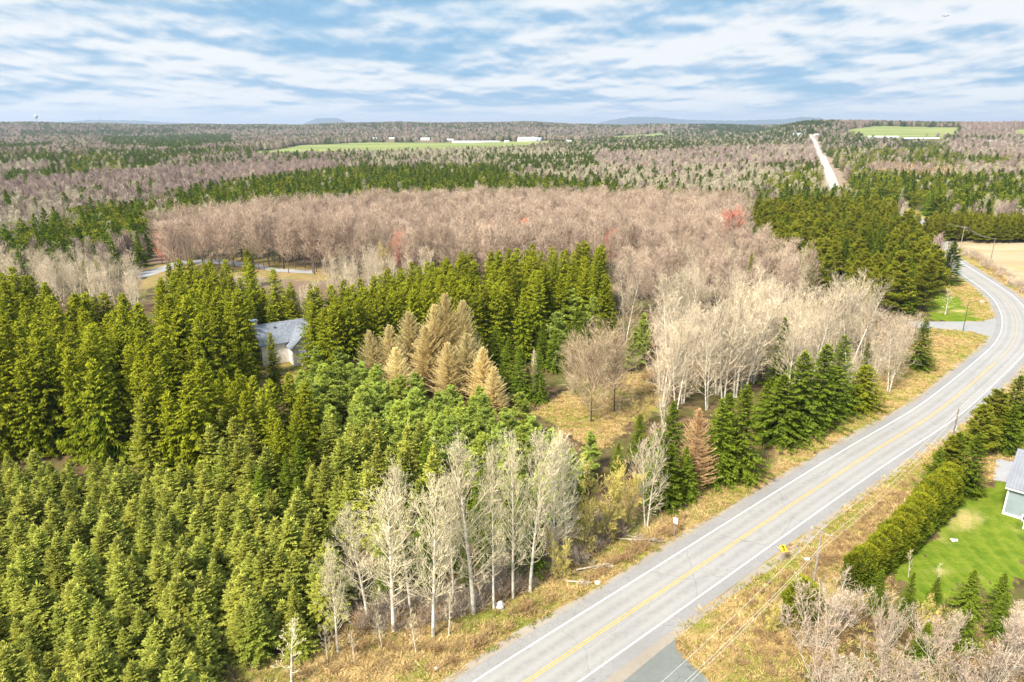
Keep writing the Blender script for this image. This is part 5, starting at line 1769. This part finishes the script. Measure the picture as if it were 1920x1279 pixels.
def gable(name, loc, rz, w, d, wh, rise, wall, roof, label, cat='house', ov=0.5, group=None, windows=(), door=None):
    """house with a ridge along local x; front faces local -y"""
    e = tag(empty(name, loc, rz), label, cat, group)
    m = MB()
    m.add([(-w / 2, -d / 2, -0.5), (w / 2, -d / 2, -0.5), (w / 2, d / 2, -0.5), (-w / 2, d / 2, -0.5), (-w / 2, -d / 2, wh), (w / 2, -d / 2, wh), (w / 2, d / 2, wh), (-w / 2, d / 2, wh), (-w / 2, 0, wh + rise), (w / 2, 0, wh + rise)],
          [(0, 1, 5, 4), (2, 3, 7, 6), (1, 2, 6, 9, 5), (3, 0, 4, 8, 7), (4, 5, 9, 8), (6, 7, 8, 9), (0, 3, 2, 1)])
    m.build('wall', wall, e)
    r = MB()
    sl = rise / (d / 2)
    t = 0.16
    for s in (-1, 1):
        y1 = s * (d / 2 + ov)
        z1 = wh - sl * ov
        q = [(-w / 2 - ov, 0.0, wh + rise + 0.02), (w / 2 + ov, 0.0, wh + rise + 0.02), (w / 2 + ov, y1, z1 + 0.02), (-w / 2 - ov, y1, z1 + 0.02)]
        up = [(x, y, z + t) for x, y, z in q]
        r.add(q + up, [(0, 3, 2, 1), (4, 5, 6, 7), (0, 1, 5, 4), (1, 2, 6, 5), (2, 3, 7, 6), (3, 0, 4, 7)])
    r.build('roof', roof, e)
    for side, a, z, ww, hh in windows:        # side f, l or r; a along the wall
        f, g = MB(), MB()
        if side == 'f':
            f.box(a - ww / 2 - 0.1, a + ww / 2 + 0.1, -d / 2 - 0.06, -d / 2 + 0.02, z - 0.1, z + hh + 0.1)
            g.box(a - ww / 2, a - 0.03, -d / 2 - 0.09, -d / 2 - 0.03, z, z + hh)
            g.box(a + 0.03, a + ww / 2, -d / 2 - 0.09, -d / 2 - 0.03, z, z + hh)
        else:
            s = -1 if side == 'l' else 1
            x = s * w / 2
            f.box(min(x, x + s * 0.06), max(x, x + s * 0.06), a - ww / 2 - 0.1, a + ww / 2 + 0.1, z - 0.1, z + hh + 0.1)
            x2 = x + s * 0.05
            g.box(min(x2, x2 + s * 0.05), max(x2, x2 + s * 0.05), a - ww / 2, a - 0.03, z, z + hh)
            g.box(min(x2, x2 + s * 0.05), max(x2, x2 + s * 0.05), a + 0.03, a + ww / 2, z, z + hh)
        fo = f.build('window', M_['trim'], e)
        g.build('pane', M_['glass'], fo)
    return e


# white house in the wood
hx, hy = G(525, 604, 9.0)
wh_ = gable('white_house', (hx, hy, 0), R(33), 12.0, 9.0, 5.4, 3.6, M_['stucco'], M_['shingle'], 'white house with grey shingle roof and chimney half hidden by tall spruces', windows=[('l', -1.8, 1.2, 1.2, 1.4), ('l', 0.6, 4.6, 1.1, 1.5), ('l', 2.2, 1.2, 1.2, 1.4), ('f', -3.8, 1.2, 1.4, 1.4), ('f', -3.8, 3.6, 1.2, 1.2)])
m = MB()
m.add([(0.2, -8.5, -0.5), (6.6, -8.5, -0.5), (6.6, -4.4, -0.5), (0.2, -4.4, -0.5), (0.2, -8.5, 4.6), (6.6, -8.5, 4.6), (6.6, -4.4, 4.6), (0.2, -4.4, 4.6), (3.4, -8.5, 7.8), (3.4, -4.4, 7.8)],
      [(0, 1, 5, 8, 4), (1, 2, 6, 5), (3, 0, 4, 7), (2, 3, 7, 9, 6), (4, 8, 9, 7), (5, 6, 9, 8)])
m.build('gable_wing', M_['stucco'], wh_)
r = MB()
for s in (-1, 1):
    q = [(3.4, -9.0, 7.83), (3.4, -0.9, 7.83), (3.4 + s * 3.75, -0.9, 4.08), (3.4 + s * 3.75, -9.0, 4.08)]
    r.add(q + [(x, y, z + 0.16) for x, y, z in q], [(0, 1, 2, 3), (7, 6, 5, 4), (0, 4, 5, 1), (1, 5, 6, 2), (2, 6, 7, 3), (3, 7, 4, 0)])
r.build('roof', M_['shingle'], wh_)
MB().box(1.6, 6.4, -11.5, -8.55, -0.5, 2.6).build('porch', M_['stucco'], wh_)
MB().add([(1.2, -12.0, 2.62), (6.8, -12.0, 2.62), (6.8, -8.56, 3.9), (1.2, -8.56, 3.9), (1.2, -12.0, 2.75), (6.8, -12.0, 2.75), (6.8, -8.56, 4.05), (1.2, -8.56, 4.05)],
         [(0, 3, 2, 1), (4, 5, 6, 7), (0, 1, 5, 4), (1, 2, 6, 5), (2, 3, 7, 6), (3, 0, 4, 7)]).build('porch_roof', M_['shingle'], wh_)
ch_ = MB().box(-6.9, -5.4, -0.2, 1.0, 0, 10.1).build('chimney', M_['brick'], wh_)
MB().box(-7.05, -5.25, -0.35, 1.15, 10.1, 10.35).build('chimney_cap', M_['trim'], ch_)
MB().box(-1.9, -1.4, -1.5, -1.0, 7.6, 8.4).build('roof_vent', M_['dark_metal'], wh_)

# brown roofed bungalow in the pines
bx, by = G(1583, 489, 4.8)
gable('bungalow', (bx, by, 0), R(20), 12, 9, 2.8, 2.0, M_['w_white'], M_['brown_shingle'], 'low white bungalow with brown roof between the pines and the pale grove', windows=[('f', 3.5, 0.9, 1.3, 1.2), ('f', -2, 0.9, 1.6, 1.2)])

# grey house at the right edge
C0 = np.array(G(1880, 963))
va = math.atan2(C0[0], C0[1]) + R(3)
ed = np.array((math.cos(va), -math.sin(va)))
ang = math.atan2(ed[1], ed[0])
W_, D_ = 15.0, 13.0
nd = np.array((-ed[1], ed[0]))
ctr = C0 + ed * W_ / 2 + nd * D_ / 2
gh = gable('grey_house', (ctr[0], ctr[1], 0), ang, W_, D_, 4.7, 3.3, M_['siding'], M_['ribbed'], 'blue grey house with ribbed metal roof at the right picture edge', ov=0.45, windows=[('f', -W_ / 2 + 4.6, 1.7, 1.2, 1.5), ('f', 1.5, 1.7, 1.4, 1.5), ('l', 0, 1.7, 1.2, 1.4)])
MB().box(-W_ / 2 - 0.09, -W_ / 2 + 0.1, -D_ / 2 - 0.09, -D_ / 2 + 0.1, 0.25, 4.5).build('corner_trim', M_['trim'], gh)
MB().box(-W_ / 2 - 0.1, W_ / 2, -D_ / 2 - 0.12, -D_ / 2 - 0.003, 0.0, 0.3).build('base_board', M_['trim'], gh)
MB().box(-W_ / 2 - 0.4, W_ / 2 + 0.4, -D_ / 2 - 0.62, -D_ / 2 - 0.50, 4.30, 4.48).build('gutter', M_['trim'], gh)
pb = ctr + ed * (-W_ / 2 + 4.3) - nd * (D_ / 2 + 1.5)
dk = tag(empty('porch_deck', (pb[0], pb[1], 0), ang), 'white railed deck in front of the grey house', 'deck')
MB().box(-1.6, 4.0, -1.5, 1.3, 0.9, 1.05).build('floor_boards', M_['trim'], dk)
for x in (-1.5, 1.2, 3.9):
    MB().box(x - 0.06, x + 0.06, -1.46, -1.34, 0, 1.95).build('post', M_['trim'], dk)
mm = MB().box(-1.5, 3.9, -1.43, -1.37, 1.88, 1.98)
for i in range(26):
    mm.box(-1.42 + i * 0.205, -1.38 + i * 0.205, -1.42, -1.38, 1.05, 1.88)
mm.build('railing', M_['trim'], dk)
hp = C0 + ed * 2.7 - nd * 0.75
ac = tag(empty('heat_pump', (hp[0], hp[1], 0), ang), 'white heat pump unit at the foot of the grey house wall', 'heat pump')
MB().box(-0.45, 0.45, -0.18, 0.18, 0.3, 1.15).build('case', M_['trim'], ac, bevel=0.03)
MB().tube([(0, -0.19, 0.72), (0, -0.215, 0.72)], 0.3, 20).build('fan_grille', M_['dark_metal'], ac)
MB().box(-0.4, 0.4, -0.15, 0.15, 0.0, 0.3).build('stand', M_['metal'], ac)

# pavilion by the gravel yard
gx_, gy_ = G(250, 524)
gz = tag(empty('pavilion', (gx_, gy_, 0), R(15)), 'small open pavilion with grey roof beside the gravel yard', 'pavilion')
for sx in (-1, 1):
    for sy in (-1, 1):
        MB().box(sx * 1.7 - 0.09, sx * 1.7 + 0.09, sy * 1.7 - 0.09, sy * 1.7 + 0.09, 0, 2.6).build('post', M_['wood'], gz)
MB().add([(-2.3, -2.3, 2.6), (2.3, -2.3, 2.6), (2.3, 2.3, 2.6), (-2.3, 2.3, 2.6), (0, 0, 4.0)], [(0, 1, 4), (1, 2, 4), (2, 3, 4), (3, 0, 4), (3, 2, 1, 0)]).build('roof', M_['greywood'], gz)

# farm buildings
for (u, v, w, d, h_, rz, wa, ro, lb), (x, y) in zip(BARNS, BARN_XY):
    nm = 'farm_house' if 'house' in lb else ('cabin' if 'cabin' in lb else ('stable' if 'stable' in lb else ('barn' if 'barn' in lb else 'shed')))
    gable(nm, (x, y, float(terrain(x, y))), rz, w, d, h_, min(d * 0.28, 6), M_['w_' + wa], M_[ro], lb, nm.replace('_', ' ').replace('farm house', 'house'), 0.8, 'farm buildings on the far fields',
          windows=[('f', -w * 0.25, h_ * 0.3, 2.0, h_ * 0.35), ('f', w * 0.2, h_ * 0.3, 2.0, h_ * 0.35)])
for u, v, h_, lb in ((112, 244, 62, 'water tower on the left horizon'), (226, 243, 58, 'thin radio mast on the left horizon')):
    r_ = 4600
    a = math.atan2(u - 960, F / math.cos(0)) * 1.0
    x, y = r_ * math.sin(a), r_ * math.cos(a)
    e = tag(empty('water_tower' if 'water' in lb else 'radio_mast', (x, y, float(terrain(x, y)))), lb, 'tower')
    if 'water' in lb:
        MB().tube([(0, 0, 0), (0, 0, h_ - 16)], 2.0, 10).build('shaft', M_['w_bluew'], e)
        MB().tube([(0, 0, h_ - 18), (0, 0, h_ - 14), (0, 0, h_ - 5), (0, 0, h_)], [3, 10, 10, 3], 16).build('tank', M_['w_bluew'], e)
    else:
        MB().tube([(0, 0, 0), (0, 0, h_)], [1.6, 0.5], 6).build('mast', M_['metal'], e)
        MB().box(-3, 3, -0.4, 0.4, h_ - 9, h_ - 7).build('antenna', M_['metal'], e)

# utility poles and wires
rdir = np.array(G(1797, 766, 9.0)) - np.array(G(1541, 993, 9.6))
ra = math.atan2(rdir[1], rdir[0])


def upole(x, y, h_, rz, label, arm=1.2, plate=False, dark=False):
    e = tag(empty('utility_pole', (x, y, 0), rz), label, 'utility pole', 'utility poles along the road')
    MB().tube([(0, 0, -0.5), (0, 0, h_)], [0.17, 0.11], 10).build('pole', M_['wood'] if dark else M_['greywood'], e)
    if arm:
        MB().box(-0.06, 0.06, -arm, arm, h_ - 0.42, h_ - 0.28).build('crossarm', M_['greywood'], e)
        for s in (-arm + 0.1, 0.0, arm - 0.1):
            zb = h_ if s == 0 else h_ - 0.28
            MB().tube([(0, s, zb), (0, s, zb + 0.12), (0, s, zb + 0.2)], [0.05, 0.06, 0.03], 8).build('insulator', M_['porcelain'], e)
    if plate:
        MB().box(-0.2, 0.2, -0.26, -0.2, h_ * 0.55, h_ * 0.55 + 0.9).build('sign_plate', M_['sign_white'], e)
    return e


pA = G(1541, 993, 9.6)
pB = G(1798, 766, 9.0)
pZ = (pA[0] - (pB[0] - pA[0]) * 0.95, pA[1] - (pB[1] - pA[1]) * 0.95)
pX = (128.0, 158.0)
pC, pD, pE = G(1856, 495), G(1801, 463), G(1759, 448)
pF = (pE[0] * 1.02 - 8, pE[1] + 55)
a2 = math.atan2(pD[1] - pC[1], pD[0] - pC[0])
upole(*pA, 9.6, ra, 'grey wooden utility pole with crossarm behind the yellow curve sign', 1.3)
upole(*pB, 9.0, ra, 'dark utility pole with a white plate between road and bushy pines', 0, True, True)
upole(*pC, 10.7, a2, 'plain dark pole without crossarm standing in the pale field', 0, dark=True)
upole(*pD, 9.6, a2, 'utility pole with crossarm at the field corner, nearer one', 1.3)
upole(*pE, 9.6, a2, 'farthest utility pole with crossarm beside the pine row', 1.3)
upole(*pX, 9.5, ra, 'utility pole outside the right edge of the curve', 1.3)


def wire(name, a, b, sag, label, r_=0.016):
    pts = []
    for i in range(17):
        t = i / 16
        pts.append((a[0] + (b[0] - a[0]) * t, a[1] + (b[1] - a[1]) * t, a[2] + (b[2] - a[2]) * t - sag * 4 * t * (1 - t)))
    return tag(MB().tube(pts, r_, 5).build(name, M_['wire']), label, 'wire', 'overhead wires along the road')


pn = np.array((-rdir[1], rdir[0])) / np.linalg.norm(rdir)


def off(p, s, z):
    return (p[0] + pn[0] * s, p[1] + pn[1] * s, z)


for s, zz, sg, w_ in ((0, 9.8, 1.2, 'topmost wire'), (-1.2, 9.5, 1.2, 'wire from the arm end'), (-0.25, 7.0, 1.1, 'lower telephone wire')):
    wire('power_line', off(pZ, s, zz), off(pA, s, zz), sg, w_ + ' from the bottom edge to the crossarm pole')
    wire('power_line', off(pA, s, zz), off(pB, s * 0.3, zz - 0.75), sg, w_ + ' between the crossarm pole and the dark pole', 0.015)
    wire('power_line', off(pB, s * 0.3, zz - 0.75), off(pX, s, zz - 0.1), sg * 0.8, w_ + ' from the dark pole past the bushy pines', 0.015)
for s, zz, w_ in ((-1.2, 9.5, 'left'), (0, 9.8, 'middle'), (1.2, 9.5, 'right')):
    nn = np.array((-math.sin(a2), math.cos(a2))) * s
    wire('power_line', (pC[0] + nn[0] * 0.1, pC[1], 10.6), (pD[0] + nn[0], pD[1] + nn[1], zz), 1.0, w_ + ' wire between the field corner pole and the plain pole', 0.016)
    wire('power_line', (pD[0] + nn[0], pD[1] + nn[1], zz), (pE[0] + nn[0], pE[1] + nn[1], zz), 0.9, w_ + ' wire between the two farthest poles', 0.016)
    wire('power_line', (pE[0] + nn[0], pE[1] + nn[1], zz), (pF[0] + nn[0], pF[1] + nn[1], zz + 1), 1.0, w_ + ' wire from the farthest pole into the wood', 0.016)

# street lamp at the side road
lx, ly = G(1805, 622)
lm = tag(empty('street_lamp', (lx, ly, 0), R(-8)), 'dark curved street lamp at the mouth of the side road', 'street lamp')
MB().tube([(0, 0, -0.2), (0, 0, 7.6), (0.15, 0, 8.2), (0.6, 0, 8.6), (1.4, 0, 8.75), (3.0, 0, 8.8)], [0.11, 0.075, 0.07, 0.06, 0.055, 0.05], 10).build('pole', M_['dark_metal'], lm)
MB().tube([(2.8, 0, 8.8), (3.1, 0, 8.82), (3.8, 0, 8.8), (4.0, 0, 8.78)], [0.08, 0.16, 0.15, 0.05], 10).build('lamp_head', M_['sign_white'], lm)

# yellow curve sign
sx_, sy_ = G(1465, 1057)
sg_ = tag(empty('warning_sign', (sx_, sy_, 0), ra - R(90) - R(8)), 'yellow diamond warning sign with black left curve arrow on a steel post', 'road sign')
MB().box(-0.035, 0.035, 0.0, 0.06, -0.3, 2.9).build('post', M_['metal'], sg_)
q = 0.66
pl = MB().prism([(0, 2.35 - q), (q, 2.35), (0, 2.35 + q), (-q, 2.35)], -0.02, -0.002).build('panel', M_['sign_yellow'], sg_)
aw = MB()
stroke = [(0.13, 2.0), (0.13, 2.3), (0.08, 2.42), (-0.06, 2.55)]
for (x1, z1), (x2, z2) in zip(stroke[:-1], stroke[1:]):
    dx, dz = x2 - x1, z2 - z1
    L_ = math.hypot(dx, dz)
    nx, nz_ = -dz / L_ * 0.085, dx / L_ * 0.085
    aw.prism([(x1 + nx, z1 + nz_), (x1 - nx, z1 - nz_), (x2 - nx, z2 - nz_), (x2 + nx, z2 + nz_)], -0.03, -0.024)
aw.prism([(-0.30, 2.72), (-0.20, 2.38), (0.10, 2.66)], -0.03, -0.024)
aw.build('arrow', M_['black'], pl)

# back of a sign across the road
bx_, by_ = G(1264, 1007)
sb = tag(empty('road_sign', (bx_, by_, 0), ra - R(90) + R(6)), 'bare metal back of a rectangular road sign on the left verge', 'road sign')
MB().box(-0.035, 0.035, -0.06, 0.0, -0.3, 3.0).build('post', M_['metal'], sb)
MB().box(-0.32, 0.32, 0.002, 0.02, 2.15, 3.05).build('panel', M_['sign_white'], sb)
# small round white sign by the curve
wx_, wy_ = G(1792, 481)
sr = tag(empty('road_sign', (wx_, wy_, 0), R(-25)), 'small white sign plate at the far side of the curve', 'road sign')
MB().box(-0.04, 0.04, 0.0, 0.08, -0.3, 3.2).build('post', M_['metal'], sr)
MB().box(-0.5, 0.5, -0.03, -0.003, 2.2, 3.3).build('panel', M_['sign_white'], sr, bevel=0.01)


def rock(name, u, v, size, label, cat, mat, squash=0.7):
    x, y = G(u, v)
    bm = bmesh.new()
    bmesh.ops.create_icosphere(bm, subdivisions=3, radius=1)
    for p in bm.verts:
        n = p.co.normalized()
        k = 1 + 0.18 * math.sin(n.x * 4 + u) + 0.14 * math.sin(n.y * 5 + n.z * 3) + 0.08 * math.sin(n.z * 9 + n.x * 7)
        p.co = Vector((n.x * k * size, n.y * k * size * 0.75, max(n.z * k * size * squash, -0.3 * size) + size * 0.3))
    me = bpy.data.meshes.new(name)
    bm.to_mesh(me)
    bm.free()
    me.materials.append(mat)
    return tag(put(name, me, None, (x, y, 0)), label, cat)


rock('boulder', 937, 1138, 0.75, 'pale pinkish boulder at the foot of the clean white poplar trunk', 'boulder', M_['stone'])
rock('litter_bag', 1120, 1094, 0.42, 'white crumpled bag lying on the dry verge', 'litter', M_['sign_white'], 0.5)
rock('litter_bag', 1513, 1050, 0.35, 'small white bag beside the pole in the ditch', 'litter', M_['sign_white'], 0.8)
rock('litter_bag', 818, 1254, 0.3, 'scrap of white litter in the brown brush at the bottom', 'litter', M_['sign_white'], 0.5)
rock('boulder', 1788, 1014, 0.5, 'flat pale stone lying in the lawn', 'boulder', M_['stone'], 0.3)


def fallen(u, v, L_, az, label):
    x, y = G(u, v)
    P = bend(np.array([[0, 0, 0.25]]), np.array([[math.cos(az), math.sin(az), 0.03]]), np.array([L_]), 7, 0.0, 0.05)
    P2, L2 = shoots(P, np.array([L_]), 16, 35, 0.35, 3, 0.05, 0.3)
    P2[:, :, 2] = np.abs(P2[:, :, 2]) * 0.5 + 0.1
    P3, L3 = shoots(P2, L2, 5, 35, 0.5, 2, 0.0, 0.3)
    P3[:, :, 2] = np.abs(P3[:, :, 2])
    V, Fc, A = join([lines_to_prisms(P, 0.12, 0.03, 6), lines_to_prisms(P2, 0.05, 0.02, 3), lines_to_prisms(P3, 0.025, 0.012, 3)])
    return tag(put('fallen_branch', mesh_np('fallen_branch', V, Fc, M_['shrub'], A), None, (x, y, 0)), label, 'branch')


fallen(1150, 1003, 6.5, R(-12), 'long dead branch lying on the verge below the willows')
fallen(1152, 1012, 5.5, R(-20), 'second dead branch crossing the long one on the verge')
fallen(1080, 1072, 4.5, R(5), 'dead branch lying at the foot of the low willow bush')
fallen(1062, 1092, 3.0, R(-10), 'short dead branch lying nearest to the road under the willows')

# bird in the sky
d = ray(1773, 31)
bp = Vector((0, 0, H)) + Vector(d) * 95
bd = tag(empty('bird', bp, R(70)), 'tiny dark bird high in the sky', 'bird')
MB().tube([(-0.25, 0, 0), (-0.12, 0, 0.02), (0.05, 0, 0.02), (0.16, 0, 0.03), (0.22, 0, 0.03), (0.28, 0, 0.02)], [0.02, 0.06, 0.075, 0.045, 0.045, 0.01], 8).build('body', M_['black'], bd)
for s in (-1, 1):
    MB().add([(0.10, 0.03 * s, 0.04), (0.14, 0.28 * s, 0.12), (0.02, 0.55 * s, 0.06), (-0.06, 0.28 * s, 0.10), (-0.10, 0.03 * s, 0.03), (0.02, 0.28 * s, 0.135)], [(0, 1, 5), (1, 2, 5), (2, 3, 5), (3, 4, 5), (4, 0, 5), (0, 4, 3, 2, 1)]).build('wing', M_['black'], bd)

# ------------------------------------------------------------------ haze
HZ = MB().box(-31000, 31000, -3000, 40000, -12, 330)
hm, (N, L, M, MIX, SS) = new_mat('thin_haze')
pv = N('ShaderNodeVolumePrincipled')
pv.inputs['Color'].default_value = (0.66, 0.78, 0.95, 1)
pv.inputs['Density'].default_value = 6.0e-5
pv.inputs['Anisotropy'].default_value = 0.2
o = N('ShaderNodeOutputMaterial')
L(pv.outputs[0], o.inputs['Volume'])
tag(HZ.build('haze', hm), kind='stuff')
